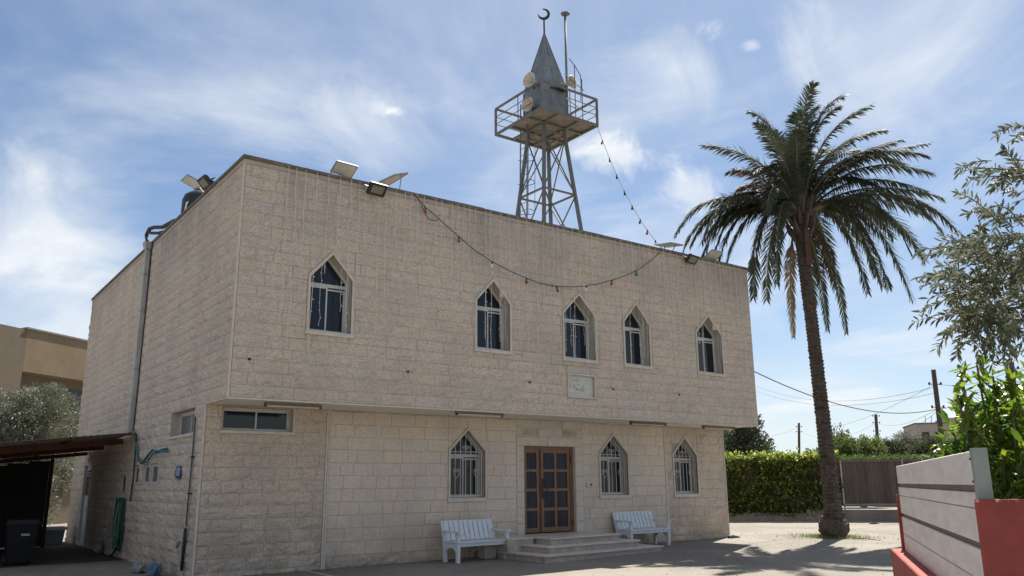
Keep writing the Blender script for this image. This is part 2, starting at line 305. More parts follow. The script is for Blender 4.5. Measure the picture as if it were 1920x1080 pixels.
# ------------------------------------------------------------------ mesh helpers
ORG = {}
Z = V((0, 0, 1))
class Frame:                                        # a wall plane: u along it, v up, n out of it
    def __init__(s, o, u, n): s.o, s.u, s.n = V(o), V(u), V(n)
    def __call__(s, u, v, n=0.0): return s.o + s.u * u + Z * v + s.n * n
class MB:
    def __init__(s): s.v = []; s.f = []; s.t = []
    def add(s, vs, fs, tint=0.0):
        k = len(s.v); s.v += [tuple(p) for p in vs]; s.f += [tuple(i + k for i in f) for f in fs]
        s.t += [tint] * len(vs); return s
    def hexa(s, p, tint=0.0):
        return s.add(p, [(0, 3, 2, 1), (4, 5, 6, 7), (0, 1, 5, 4), (1, 2, 6, 5), (2, 3, 7, 6), (3, 0, 4, 7)], tint)
    def box(s, x0, x1, y0, y1, z0, z1, tint=0.0):
        return s.hexa([(x0, y0, z0), (x1, y0, z0), (x1, y1, z0), (x0, y1, z0), (x0, y0, z1), (x1, y0, z1), (x1, y1, z1), (x0, y1, z1)], tint)
    def fbox(s, F, u0, u1, v0, v1, n0, n1, tint=0.0):
        return s.hexa([F(u0, v0, n0), F(u1, v0, n0), F(u1, v0, n1), F(u0, v0, n1), F(u0, v1, n0), F(u1, v1, n0), F(u1, v1, n1), F(u0, v1, n1)], tint)
    def beam(s, a, b, w, h=None, side=None):
        a, b = V(a), V(b); h = h or w; d = (b - a).normalized()
        x = V(side) if side is not None else (Z if abs(d.z) < .9 else V((1, 0, 0)))
        y = d.cross(x).normalized() * (w / 2); x = y.cross(d).normalized() * (h / 2)
        return s.hexa([a - x - y, a + x - y, a + x + y, a - x + y, b - x - y, b + x - y, b + x + y, b - x + y])
    def tube(s, pts, r, n=6, tint=0.0, cap=True):
        pts = [V(p) for p in pts]; m = len(pts); rs = r if isinstance(r, (list, tuple)) else [r] * m
        ref = None; vs = []
        for i, p in enumerate(pts):
            d = (pts[min(i + 1, m - 1)] - pts[max(i - 1, 0)]).normalized()
            if ref is None: ref = d.cross(Z) if abs(d.z) < .95 else d.cross(V((1, 0, 0)))
            ref = (ref - d * ref.dot(d)).normalized(); w = d.cross(ref)
            for k in range(n):
                a = 2 * math.pi * k / n; vs.append(p + (ref * math.cos(a) + w * math.sin(a)) * rs[i])
        fs = [(i * n + k, i * n + (k + 1) % n, (i + 1) * n + (k + 1) % n, (i + 1) * n + k) for i in range(m - 1) for k in range(n)]
        if cap: fs += [tuple(range(n))[::-1], tuple(range((m - 1) * n, m * n))]
        return s.add(vs, fs, tint)
    def prism(s, F, poly, n0, n1, tint=0.0):
        k = len(poly); vs = [F(u, v, n0) for u, v in poly] + [F(u, v, n1) for u, v in poly]
        return s.add(vs, [tuple(range(k))[::-1], tuple(range(k, 2 * k))] + [(i, (i + 1) % k, k + (i + 1) % k, k + i) for i in range(k)], tint)
    def band(s, F, outer, inner, n0, n1):
        k = len(outer); vs = [F(*p, n1) for p in outer] + [F(*p, n1) for p in inner] + [F(*p, n0) for p in outer] + [F(*p, n0) for p in inner]
        fs = []
        for i in range(k):
            j = (i + 1) % k
            fs += [(i, j, k + j, k + i), (2 * k + j, 2 * k + i, 3 * k + i, 3 * k + j), (j, i, 2 * k + i, 2 * k + j), (k + i, k + j, 3 * k + j, 3 * k + i)]
        return s.add(vs, fs)
    def lathe(s, o, prof, n=16, axis=None, tint=0.0):
        o = V(o); ax = V(axis).normalized() if axis is not None else Z
        e = ax.cross(V((1, 0, 0)) if abs(ax.x) < .9 else V((0, 1, 0))).normalized(); w = ax.cross(e)
        vs = [o + ax * h + (e * math.cos(2 * math.pi * k / n) + w * math.sin(2 * math.pi * k / n)) * r for r, h in prof for k in range(n)]
        m = len(prof)
        fs = [(i * n + k, i * n + (k + 1) % n, (i + 1) * n + (k + 1) % n, (i + 1) * n + k) for i in range(m - 1) for k in range(n)]
        fs += [tuple(range(n))[::-1], tuple(range((m - 1) * n, m * n))]
        return s.add(vs, fs, tint)
    def build(s, name, m, parent=None, smooth=False, origin=None, recalc=False):
        me = bpy.data.meshes.new(name)
        o = V(ORG[parent.name]) if parent is not None else V(origin or (0, 0, 0))
        me.from_pydata([(p[0] - o.x, p[1] - o.y, p[2] - o.z) for p in s.v], [], s.f)
        if any(s.t): me.attributes.new('tint', 'FLOAT', 'POINT').data.foreach_set('value', s.t)
        if recalc:
            bm = bmesh.new(); bm.from_mesh(me); bmesh.ops.recalc_face_normals(bm, faces=bm.faces); bm.to_mesh(me); bm.free()
        me.materials.append(m)
        if smooth: me.polygons.foreach_set('use_smooth', [True] * len(me.polygons))
        ob = bpy.data.objects.new(name, me); COL.objects.link(ob)
        if parent is not None: ob.parent = parent
        else: ob.location = o
        ORG[ob.name] = o
        return ob
def tag(o, label, cat, group=None):
    o['label'] = label; o['category'] = cat
    if group: o['group'] = group
    return o
def thing(name, label, cat, loc=(0, 0, 0), group=None):
    o = bpy.data.objects.new(name, None); COL.objects.link(o); o.location = loc; o.empty_display_size = .2
    ORG[o.name] = V(loc); return tag(o, label, cat, group)
def struct(o): o['kind'] = 'structure'; return o
def stuff(o): o['kind'] = 'stuff'; return o
def catenary(a, b, sag, n=24):
    a, b = V(a), V(b)
    return [a.lerp(b, i / n) - Z * (sag * 4 * (i / n) * (1 - i / n)) for i in range(n + 1)]
def clip(poly, a, b, left=True):
    out = []; s = 1 if left else -1
    f = lambda p: s * ((b[0] - a[0]) * (p[1] - a[1]) - (b[1] - a[1]) * (p[0] - a[0]))
    for i, p in enumerate(poly):
        q = poly[(i + 1) % len(poly)]; d0, d1 = f(p), f(q)
        if d0 >= 0: out.append(p)
        if (d0 > 0 and d1 < 0) or (d0 < 0 and d1 > 0):
            t = d0 / (d0 - d1); out.append((p[0] + (q[0] - p[0]) * t, p[1] + (q[1] - p[1]) * t))
    return out
def area(p): return abs(sum(p[i][0] * p[(i + 1) % len(p)][1] - p[(i + 1) % len(p)][0] * p[i][1] for i in range(len(p)))) / 2 if len(p) > 2 else 0
def subtract(poly, hole):
    if len(hole) == 5:                      # a pointed opening: split at the apex so that no joint runs on past it
        ap = max(hole, key=lambda q: q[1]); lo = [q for q in hole if q != ap]
        xa, xb = min(q[0] for q in lo), max(q[0] for q in lo); z0 = min(q[1] for q in lo); zs = max(q[1] for q in lo)
        out = []
        for side, hq in ((True, [(xa, zs), (xa, z0), (ap[0], z0), ap]), (False, [(ap[0], z0), (xb, z0), (xb, zs), ap])):
            h = clip(poly, (ap[0], -99), (ap[0], 99), side)
            if area(h) > .0008:
                if max(q[1] for q in h) <= z0 + 1e-6 or min(q[1] for q in h) >= ap[1] or max(q[0] for q in h) <= xa or min(q[0] for q in h) >= xb: out.append(h)
                else: out += subtract(h, hq)
        if min(q[1] for q in poly) < z0 and len(out) > 1:      # keep the joint only where the opening really cuts
            pass
        return out
    out = []; rem = poly
    for i in range(len(hole)):
        a, b = hole[i], hole[(i + 1) % len(hole)]
        o = clip(rem, a, b, False)
        if area(o) > .0008: out.append(o)
        rem = clip(rem, a, b, True)
        if area(rem) < 1e-6: break
    return out
def inset(poly, d):
    out = list(poly)
    for i in range(len(poly)):
        a, b = poly[i], poly[(i + 1) % len(poly)]; l = math.hypot(b[0] - a[0], b[1] - a[1])
        if l < 1e-6: continue
        nx, ny = -(b[1] - a[1]) / l * d, (b[0] - a[0]) / l * d
        out = clip(out, (a[0] + nx, a[1] + ny), (b[0] + nx, b[1] + ny), True)
        if len(out) < 3: return []
    return out
def pent(x0, x1, z0, zs, za): return [(x0, z0), (x1, z0), (x1, zs), ((x0 + x1) / 2, za), (x0, zs)]
def cutter(h): return h[-1:] + h[:-1]         # start the cuts with the upright sides

# ------------------------------------------------------------------ ground
def gz(x): return -.115 + .0085 * max(-15, min(40, x))
g = MB()
xs = [-2500, -15, 0, 20, 40, 2500]
for i in range(5):
    a, b = xs[i], xs[i + 1]
    g.add([(a, -2500, gz(a)), (b, -2500, gz(b)), (b, 2500, gz(b)), (a, 2500, gz(a))], [(0, 1, 2, 3)])
struct(g.build('ground', M_GROUND))
M_LINE = mat('worn_white_line', (.55, .53, .49), (.33, .31, .28), 9, detail=7, rough=.8, lo=.45, hi=.65)
g = MB(); g.add([(2.30, -1.9, gz(2.3) + .004), (2.37, -1.9, gz(2.37) + .004), (2.42, 1.42, gz(2.42) + .004), (2.35, 1.42, gz(2.35) + .004)], [(0, 1, 2, 3)])
struct(g.build('painted_line', M_LINE))

# ------------------------------------------------------------------ the stone building
BW, BD, OV, ZB, ZT = 16.483, 16.76, 1.435, 3.40, 8.51
FU = Frame((0, 0, 0), (1, 0, 0), (0, -1, 0))            # upper front
FL = Frame((0, OV, 0), (1, 0, 0), (0, -1, 0))           # ground storey front
FS = Frame((0, 0, 0), (0, 1, 0), (-1, 0, 0))            # left side
FR = Frame((BW, 0, 0), (0, 1, 0), (1, 0, 0))
bld = thing('stone_building', 'two-storey beige limestone building with an overhanging upper floor and pointed windows', 'building', (0, 0, 0))
UW = [(1.54, 2.62), (5.84, 6.945), (8.61, 9.80), (10.80, 11.87), (13.79, 15.015)]
LW = [(6.015, 7.175), (11.045, 12.22), (14.06, 15.21)]
up_h = [pent(a, b, 4.87, 6.14, 6.735) for a, b in UW]
lo_h = [pent(a, b, 1.325, 2.56, 3.135) for a, b in LW]
FLATW = [(.365, 2.85), (1.93, 2.85), (1.93, 3.36), (.365, 3.36)]
SIDEW = [(2.15, 2.82), (4.10, 2.82), (4.10, 3.38), (2.15, 3.38)]
SM = [[(4.95, 1.76), (5.68, 1.76), (5.68, 2.25), (4.95, 2.25)], [(5.74, 1.76), (6.44, 1.76), (6.44, 2.25), (5.74, 2.25)], [(6.86, 1.76), (7.46, 1.76), (7.46, 2.25), (6.86, 2.25)]]
METER = [(8.25, 1.53), (8.93, 1.53), (8.93, 2.03), (8.25, 2.03)]
SDOOR = [(13.35, -.1), (14.60, -.1), (14.60, 2.48), (13.35, 2.48)]
PLAQ = [(8.735, 3.885), (9.72, 3.885), (9.72, 4.52), (8.735, 4.52)]
DOOR = [(8.385, .43), (10.165, .43), (10.165, 2.705), (8.385, 2.705)]

def backing(mb, F, outer, holes, n):
    loops = [[F(u, v, n) for u, v in outer]] + [[F(u, v, n) for u, v in h] for h in holes]
    tri = geometry.tessellate_polygon(loops); flat = [p for lp in loops for p in lp]
    mb.add(flat, [tuple(t) for t in tri])
def hole_of(poly, d): return inset(poly, d)

wall_up = MB(); backing(wall_up, FU, [(.02, ZB + .02), (BW, ZB + .02), (BW, 8.40), (.02, 8.40)], [hole_of(h, .03) for h in up_h] + [hole_of(PLAQ, .03)], -.006)
wall_up = wall_up.build('upper_storey_wall', M_MORTAR, bld)
wall_lo = MB(); backing(wall_lo, FL, [(.02, -.4), (BW, -.4), (BW, ZB), (.02, ZB)], [hole_of(h, .03) for h in lo_h] + [FLATW, DOOR], -.008)
wall_lo = wall_lo.build('ground_storey_wall', M_MORTAR, bld)
wall_sd = MB()
sdh = [SIDEW, METER] + SM + [SDOOR]
backing(wall_sd, FS, [(.02, ZB + .02), (OV, ZB + .02), (OV, -.4), (BD, -.4), (BD, 8.40), (.02, 8.40)], sdh[:-1] + [[(13.35, -.1), (14.60, -.1), (14.60, 2.48), (13.35, 2.48)]], -.006)
wall_sd = wall_sd.build('side_wall', M_MORTAR, bld)
# unseen sides and roof
o = MB(); o.fbox(FR, OV, BD, -.4, ZB, -.25, 0); o.fbox(FR, 0.023, BD, ZB, 8.40, -.25, .003); o.box(.3, BW - .3, BD - .25, BD, -.4, 8.40)
o.build('rear_wall', M_ROCK, bld)
o = MB(); o.box(.25, BW - .26, .25, BD - .26, 7.72, 7.86); o.build('roof', M_CONC, bld)
o = MB()
for a in ((.0, BW, .03, .24), (.0, BW, BD - .24, BD - .02)): o.box(a[0] + .03, a[1] - .03, a[2], a[3], 7.5, 8.43)
for a in ((.03, .24), (BW - .24, BW - .03)): o.box(a[0], a[1], .241, BD - .241, 7.5, 8.43)
o.build('parapet', M_CONC, bld)
# coping: the smooth band below it and the dark capping slabs
o = MB(); o.fbox(FU, -.012, BW + .012, 8.345, 8.436, -.05, .012); o.fbox(FS, .051, BD, 8.345, 8.436, -.05, .012); o.fbox(FR, .051, BD, 8.345, 8.436, -.05, .012)
o.build('coping_band', M_BAND, bld)
x = -.04
cop = []
while x < BW:
    x1 = min(BW + .04, x + rnd(.9, 1.25))
    if BW + .04 - x1 < .4: x1 = BW + .04
    MB().box(x + .003, x1 - .003, -.045, .28, 8.438 + rnd(0, .006), 8.512 + rnd(-.006, .008)).build('coping_slab', M_COPING, bld); x = x1
    if x >= BW: break
y = .285
while y < BD:
    y1 = min(BD + .04, y + rnd(.9, 1.25))
    MB().box(-.045, .28, y + .003, y1 - .003, 8.438 + rnd(0, .006), 8.512 + rnd(-.006, .008)).build('coping_slab', M_COPING, bld); y = y1
# soffit and its white lip
o = MB(); o.box(.02, BW - .003, .02, OV + .02, ZB + .002, ZB + .16); o.build('soffit', M_SOFFIT, bld)
o = MB(); o.box(-.012, BW + .006, -.014, .06, ZB - .012, ZB + .02); o.box(-.013, .05, .061, OV - .01, ZB - .011, ZB + .019); o.build('soffit_lip', M_TRIM, bld)
# white corner beads
for nm, bx in (('corner_bead', (-.014, .022, -.014, .022, ZB + .021, 8.343)), ('corner_bead', (-.014, .026, OV - .014, OV + .03, -.3, ZB - .013)), ('corner_bead', (BW - .03, BW + .015, OV - .02, OV + .03, -.3, ZB - .013))):
    z = bx[4]; o = MB()
    while z < bx[5] - .01:
        z1 = min(bx[5], z + .777); o.box(bx[0], bx[1], bx[2], bx[3], z + .002, z1 - .002); z = z1
    o.build(nm, M_TRIM, bld)
for xx in (2.79, 13.775):
    for k, dx in ((0, -.028), (1, .028)):
        MB().fbox(FL, xx + dx - .022, xx + dx + .022, -.3, ZB - .002, -.02, .018 - .006 * k).build('pilaster_strip', M_TRIM, bld)

# --- individual stones
STONES = []                                       # (visible size, parent, frame, polygon, kind, tint)
def courses(F, wallobj, u0, u1, v0, v1, h, wmin, wmax, kind, holes, phase, bias=0.0):
    v = phase
    while v + h <= v0 + .02: v += h
    row = 0
    while v < v1 - .01:
        a, b = max(v, v0), min(v + h, v1)
        if b - a > .03:
            u = u0 - rnd(0, wmin * .8)
            while u < u1:
                w = rnd(wmin, wmax); 
                if random.random() < .18: w *= .55
                c, d = max(u, u0), min(u + w, u1)
                if u1 - d < .12: d = u1; w = 9
                if d - c > .05:
                    polys = [[(c, a), (d, a), (d, b), (c, b)]]
                    for hh in holes:
                        nx = []
                        hu = [p[0] for p in hh]; hv = [p[1] for p in hh]
                        for p in polys:
                            pu = [q[0] for q in p]; pv = [q[1] for q in p]
                            if max(pu) <= min(hu) or min(pu) >= max(hu) or max(pv) <= min(hv) or min(pv) >= max(hv): nx.append(p)
                            else: nx += subtract(p, cutter(hh))
                        polys = nx
                    tint = min(1, max(0.02, random.gauss(.52 + bias, .17)))
                    for p in polys:
                        ar = area(p)
                        if ar < .004: continue
                        cu = sum(q[0] for q in p) / len(p); cv = sum(q[1] for q in p) / len(p)
                        P = F(cu, cv); dv = CAM - P
                        STONES.append((ar * max(0, dv.normalized().dot(F.n)) / dv.length_squared, wallobj, F, p, kind, tint, len(polys) == 1 and len(p) == 4 and ar > .03))
                u += w
        v += h; row += 1
def stone_mesh(mb, F, p, kind, tint, rect):
    g = .0020 if kind == 'rock' else .0026
    if kind == 'rock' and rect:
        us = [q[0] for q in p]; vs_ = [q[1] for q in p]; a, b, c, d = min(us) + g, max(us) - g, min(vs_) + g, max(vs_) - g
        m = .012
        ul = [a, a + m, a + m + (b - a - 2 * m) * rnd(.22, .42), a + m + (b - a - 2 * m) * rnd(.58, .8), b - m, b]
        vl = [c, c + m, c + m + (d - c - 2 * m) * rnd(.22, .42), c + m + (d - c - 2 * m) * rnd(.58, .8), d - m, d]
        base = rnd(0, .007); verts = []
        for j, v in enumerate(vl):
            for i, u in enumerate(ul):
                e = min(i, 5 - i, j, 5 - j)
                n = -.010 if e == 0 else (base + rnd(-.002, .006) if e == 1 else base + rnd(.004, .042))
                ju, jv = ((rnd(-.02, .02), rnd(-.012, .012)) if e == 2 else ((rnd(-.003, .003), rnd(-.003, .003)) if e == 1 else (0, 0)))
                verts.append(F(u + ju, v + jv, n))
        mb.add(verts, [(j * 6 + i, j * 6 + i + 1, j * 6 + i + 7, j * 6 + i + 6) for j in range(5) for i in range(5)], tint)
    else:
        o = inset(p, g); i2 = inset(p, g + (.012 if kind == 'rock' else .005))
        if len(o) < 3 or len(i2) != len(o): return
        n1 = rnd(0, .006) if kind != 'rock' else rnd(.004, .016)
        k = len(o); tl = rnd(-.002, .002)
        mb.add([F(u, v, -.010) for u, v in o] + [F(u, v, n1 + (tl if q % 2 else -tl)) for q, (u, v) in enumerate(i2)],
               [(i, (i + 1) % k, k + (i + 1) % k, k + i) for i in range(k)] + [tuple(range(k, 2 * k))], tint)

courses(FU, wall_up, .03, BW, 3.42, 8.344, .2590, .42, .92, 'rock', up_h + [PLAQ], 3.42)
courses(FL, wall_lo, .036, 2.74, -.4, ZB - .002, .262, .36, .80, 'rock', [FLATW], -.014 - .524, .14)
courses(FL, wall_lo, 2.842, 8.13, .178, ZB - .002, .290, .42, .72, 'dress', lo_h, .178 - .29, -.05)
courses(FL, wall_lo, 2.842, 8.13, -.4, .178, .290, .42, .8, 'rock', [], -.4 - .002, .2)
courses(FL, wall_lo, 10.432, 13.725, .178, ZB - .002, .290, .42, .72, 'dress', lo_h, .178 - .29, -.05)
courses(FL, wall_lo, 10.432, 13.725, -.4, .178, .290, .42, .8, 'rock', [], -.4, .2)
courses(FL, wall_lo, 13.826, BW - .03, -.4, ZB - .002, .275, .40, .75, 'rock', lo_h, -.4)
courses(FS, wall_sd, .03, OV, 3.42, 8.344, .2590, .42, .92, 'rock', [], 3.42)
courses(FS, wall_sd, OV + .03, BD, -.4, 8.344, .2590, .42, .92, 'rock', [inset(h, -.0) for h in sdh], 3.42 - .259 * 15)
order = sorted(range(len(STONES)), key=lambda i: -STONES[i][0])
single = set(order[:300]); rest = {}
for i, s in enumerate(STONES):
    _, w, F, p, kind, tint, rect = s
    m = M_ROCK if kind == 'rock' else M_DRESS
    if i in single:
        b = MB(); stone_mesh(b, F, p, kind, tint, rect)
        if b.v: b.build('stone', m, w)
    else:
        b = rest.setdefault((w.name, kind), (MB(), w, m))[0]; stone_mesh(b, F, p, kind, tint, rect)
for b, w, m in rest.values(): stuff(b.build('stone_cladding', m, w))

# door surround of smooth pale blocks
def block(u0, u1, v0, v1, n1=.012, tint=.3):
    b = MB(); p = [(u0, v0), (u1, v0), (u1, v1), (u0, v1)]
    o_, i_ = inset(p, .003), inset(p, .008)
    b.add([FL(u, v, -.026) for u, v in o_] + [FL(u, v, n1) for u, v in i_], [(i, (i + 1) % 4, 4 + (i + 1) % 4, 4 + i) for i in range(4)] + [(4, 5, 6, 7)], tint)
    return b.build('surround_block', M_TRIM, wall_lo)
for u0, u1 in ((8.132, 8.382), (10.168, 10.43)):
    v = .30
    for k in range(6):
        block(u0, u1, v, min(2.705, v + .401)); v += .401
block(8.132, 9.18, 2.708, 2.945, .016); block(9.18, 10.43, 2.708, 2.945, .016)
block(8.132, 8.33, 2.945, 3.18, .008); block(10.24, 10.43, 2.945, 3.18, .008)
block(8.33, 10.24, 2.945, 3.18, -.010).data.materials[0] = M_DRESS
for a, b in ((8.132, 8.93), (8.93, 9.70), (9.70, 10.43)): block(a, b, 3.18, 3.397, .006)
oc = [(8.84, 3.0), (8.90, 2.93), (9.64, 2.93), (9.70, 3.0), (9.70, 3.13), (9.64, 3.20), (8.90, 3.20), (8.84, 3.13)]
MB().band(FL, inset(oc, -.0), inset(oc, .012), .0395, .0415).build('cartouche_shade_line', M_MORTAR, wall_lo)  # dark line laid on the rim in place of the edge's shading
MB().prism(FL, oc, -.02, .040).build('cartouche', M_DRESS, wall_lo)
MB().band(FL, inset([(8.33, 2.95), (10.24, 2.95), (10.24, 3.175), (8.33, 3.175)], .0), inset([(8.33, 2.95), (10.24, 2.95), (10.24, 3.175), (8.33, 3.175)], .035), -.03, .010).build('frieze_border', M_TRIM, wall_lo)
# jambs of door opening
o = MB(); o.fbox(FL, 8.375, 8.387, .3, 2.71, -.20, -.001); o.fbox(FL, 10.163, 10.175, .3, 2.71, -.20, -.001); o.fbox(FL, 8.375, 10.175, 2.703, 2.715, -.20, -.002); o.build('door_reveal', M_TRIM, bld)

# --- windows
def pointed_window(F, poly, recess, grille):
    x0, z0 = poly[0]; x1 = poly[1][0]; zs = poly[2][1]; za = poly[3][1]; xm = poly[3][0]
    ip = inset(poly, .055)
    r = -recess
    fr = MB(); jp = inset(poly, .055); fi = inset(poly, .10)
    fr.band(F, jp, fi, r - .03, r + .02)
    vt = zs - .145
    fr.fbox(F, jp[0][0] + .02, jp[1][0] - .02, vt - .03, vt + .045, r - .028, r + .018)
    w = fr.build('window', M_ALU, bld)
    MB().band(F, poly, ip, -.025, .034).build('stone_surround', M_TRIM, w)
    MB().fbox(F, x0 - .025, x1 + .025, z0 - .035, z0 + .022, -.02, .055).build('sill', M_TRIM, w)
    rv = MB(); k = len(ip)
    rv.add([F(*p, .0) for p in ip] + [F(*p, r - .02) for p in ip], [(i, (i + 1) % k, k + (i + 1) % k, k + i) for i in range(k)]); rv.build('reveal', M_REVEAL, w)
    top = clip(fi, (0, vt + .04), (1, vt + .04), True)
    MB().prism(F, inset(top, -.005), r - .02, r - .012).build('pane', M_GLASS, w)
    a, b, c, d = fi[0][0], fi[1][0], fi[0][1], vt - .03
    mid = a + (b - a) * .50
    for (s0, s1, n) in ((a, mid + .02, r + .012), (mid - .02, b, r - .012)):
        p = [(s0, c), (s1, c), (s1, d - (.0 if n > r else .03)), (s0, d - (.0 if n > r else .03))]
        MB().band(F, p, inset(p, .034), n - .012, n + .012).build('sash', M_ALU, w)
        MB().prism(F, inset(p, .032), n - .004, n + .002).build('pane', M_GLASS, w)
    if grille:
        gb = MB(); gp = inset(poly, .085); gi = inset(poly, .108); n0 = -.11
        gb.band(F, gp, gi, n0, n0 + .02)
        xa, xb = gi[0][0], gi[1][0]
        for q in range(1, 6):
            x = xa + (xb - xa) * q / 6
            zt = zs + (za - zs) * (1 - abs(x - xm) / (x1 - xm)) - .11
            gb.fbox(F, x - .0065, x + .0065, gi[0][1] - .005, zt + .02, n0 + .002, n0 + .018)
        gb.fbox(F, xa, xb, vt + .09, vt + .105, n0 + .003, n0 + .016)
        G = gb.build('grille', M_ALU, w)
        sc = MB()
        def curl(cx_, cz_, sx, rr, turns=1.4, rev=1):
            pts = []
            for t in range(22):
                a_ = t / 21 * turns * 2 * math.pi; r_ = rr * (1 - .7 * t / 21)
                pts.append(F(cx_ + sx * r_ * math.cos(a_), cz_ + rev * r_ * math.sin(a_), n0 + .024))
            sc.tube(pts, .006, 5)
        for cx0 in (xa + (xb - xa) * .20, xa + (xb - xa) * .86):
            for sx in (-1, 1):
                curl(cx0 + sx * .05, z0 + .72, sx, .05, 1.4)
                sc.tube([F(cx0 + sx * .1, z0 + .71, n0 + .024), F(cx0 + sx * .09, z0 + .64, n0 + .024), F(cx0, z0 + .53, n0 + .024)], .006, 5)
        for sx in (-1, 1): curl(xm + sx * .055, vt + .20, sx, .055, 1.4)
        sc.build('scrollwork', M_ALU, w)
    return w
for h in up_h: pointed_window(FU, h, .27, False)
for h in lo_h: pointed_window(FL, h, .25, True)

def slide_window(F, poly, recess, glassm=M_GLASS, sill=True, split=True, sw=.04):
    a, c = poly[0]; b, d = poly[2]; r = -recess
    fr = MB(); fr.band(F, poly, inset(poly, sw), r - .03, r + .02); w = fr.build('window', M_ALU, bld)
    rv = MB(); rv.add([F(*p, -.002) for p in poly] + [F(*p, r - .03) for p in poly], [(i, (i + 1) % 4, 4 + (i + 1) % 4, 4 + i) for i in range(4)]); rv.build('reveal', M_REVEAL, w)
    if sill: MB().fbox(F, a - .05, b + .05, c - .05, c + .008, -.02, .06).build('sill', M_TRIM, w)
    if split:
        mid = (a + b) / 2
        for s0, s1, n in ((a + sw, mid + .02, r + .01), (mid - .02, b - sw, r - .012)):
            p = [(s0, c + sw), (s1, c + sw), (s1, d - sw), (s0, d - sw)]
            MB().band(F, p, inset(p, .035), n - .012, n + .012).build('sash', M_ALU, w)
            MB().prism(F, inset(p, .033), n - .004, n + .002).build('pane', glassm, w)
    else: MB().prism(F, inset(poly, sw - .005), r - .012, r - .004).build('pane', glassm, w)
    return w
M_FROST = mat('frosted_glass', (.10, .10, .10), (.15, .145, .14), 6, rough=.5)
slide_window(FL, FLATW, .18)
MB().fbox(FL, 1.935, 1.975, 2.81, 3.39, -.02, .015).build('jamb_strip', M_TRIM, bld)
slide_window(FS, SIDEW, .22, M_FROST)
for p in SM: slide_window(FS, p, .06, M_FROST, sill=False, split=False, sw=.07)
MB().band(FS, METER, inset(METER, .06), -.08, .006).build('hatch_frame', M_REVEAL, bld)
MB().fbox(FS, 8.29, 8.89, 1.57, 1.99, -.09, -.07).build('hatch', M_DRKSHEET, bld)
# white side door at the far end
d = MB(); d.band(FS, SDOOR, inset(SDOOR, .07), -.14, .012); sd = d.build('side_door', M_ALU, bld)
MB().fbox(FS, 13.41, 14.54, -.08, 2.42, -.11, -.07).build('leaf', M_DOORW, sd)
MB().fbox(FS, 13.55, 14.40, 1.45, 2.28, -.072, -.055).build('pane', M_GLASS, sd)
for k in range(3): MB().fbox(FS, 13.50, 14.44, 2.06 + k * .09, 2.09 + k * .09, -.06, -.04).build('louvre', M_ALU, sd)
MB().fbox(FS, 13.52, 13.60, 1.02, 1.06, -.072, .01).build('handle', M_BLACK, sd)

# --- entrance door: a narrow and a wide leaf of framed dark panes
fr = MB(); dp = [(8.387, .432), (10.163, .432), (10.163, 2.702), (8.387, 2.702)]
fr.fbox(FL, 8.388, 8.44, .432, 2.701, -.21, -.10); fr.fbox(FL, 10.06, 10.162, .432, 2.701, -.21, -.10); fr.fbox(FL, 8.44, 10.06, 2.632, 2.70, -.209, -.101)
door = fr.build('entrance_door', M_WOOD, bld)
def leaf(u0, u1, cols, n):
    lf = MB(); v0, v1 = .45, 2.628; st = .095
    lf.fbox(FL, u0, u0 + st, v0, v1, n - .045, n); lf.fbox(FL, u1 - st, u1, v0, v1, n - .045, n)
    iu0, iu1 = u0 + st, u1 - st; mw = .075; pw = (iu1 - iu0 - mw * (cols - 1)) / cols
    rails = [v0]; ph = (v1 - v0 - .12 - .10 - 3 * .075) / 4; v = v0; zs = []
    lf.fbox(FL, iu0, iu1, v0, v0 + .12, n - .044, n - .001); v = v0 + .12
    for k in range(4):
        zs.append((v, v + ph)); v += ph
        hgt = .075 if k < 3 else v1 - v
        lf.fbox(FL, iu0, iu1, v, v + hgt, n - .044, n - .001); v += hgt
    for c in range(1, cols):
        for (a, b) in zs: lf.fbox(FL, iu0 + c * (pw + mw) - mw, iu0 + c * (pw + mw), a, b, n - .043, n - .002)
    L_ = lf.build('leaf', M_WOOD, door)
    for (a, b) in zs:
        for c in range(cols):
            x = iu0 + c * (pw + mw); MB().fbox(FL, x - .004, x + pw + .004, a - .004, b + .004, n - .030, n - .022).build('pane', M_CURT, door)
leaf(8.445, 8.985, 1, -.115); leaf(9.03, 10.055, 2, -.115)
MB().fbox(FL, 8.986, 9.029, .45, 2.628, -.15, -.10).build('meeting_stile', M_RUST, door)
hd = MB(); hd.fbox(FL, 9.06, 9.11, 1.30, 1.85, -.116, -.10); hd.tube([FL(9.09, 1.80, -.10), FL(9.16, 1.80, -.05), FL(9.20, 1.70, -.04), FL(9.20, 1.48, -.04), FL(9.16, 1.38, -.05), FL(9.09, 1.38, -.10)], .016, 6)
hd.build('handle', M_BLACK, door)
MB().fbox(FL, 10.075, 10.095, 2.25, 2.45, -.10, -.08).build('hinge', M_BLACK, door); MB().fbox(FL, 10.075, 10.095, .6, .75, -.10, -.08).build('hinge', M_BLACK, door)

# small dark anchor holes with stub ties
for u, v in ((.38, 4.2), (4.02, 4.21), (7.50, 4.19), (10.35, 4.18), (12.95, 4.19)):
    b = MB(); b.lathe(FU(u, v, .0), [(.032, 0), (.028, .025), (.012, .04)], 8, (0, -1, 0)); b.lathe(FU(u - .05, v + .05, .0), [(.016, 0), (.012, .025)], 7, (0, -1, 0)); b.build('anchor_stub', M_BLACK, bld)

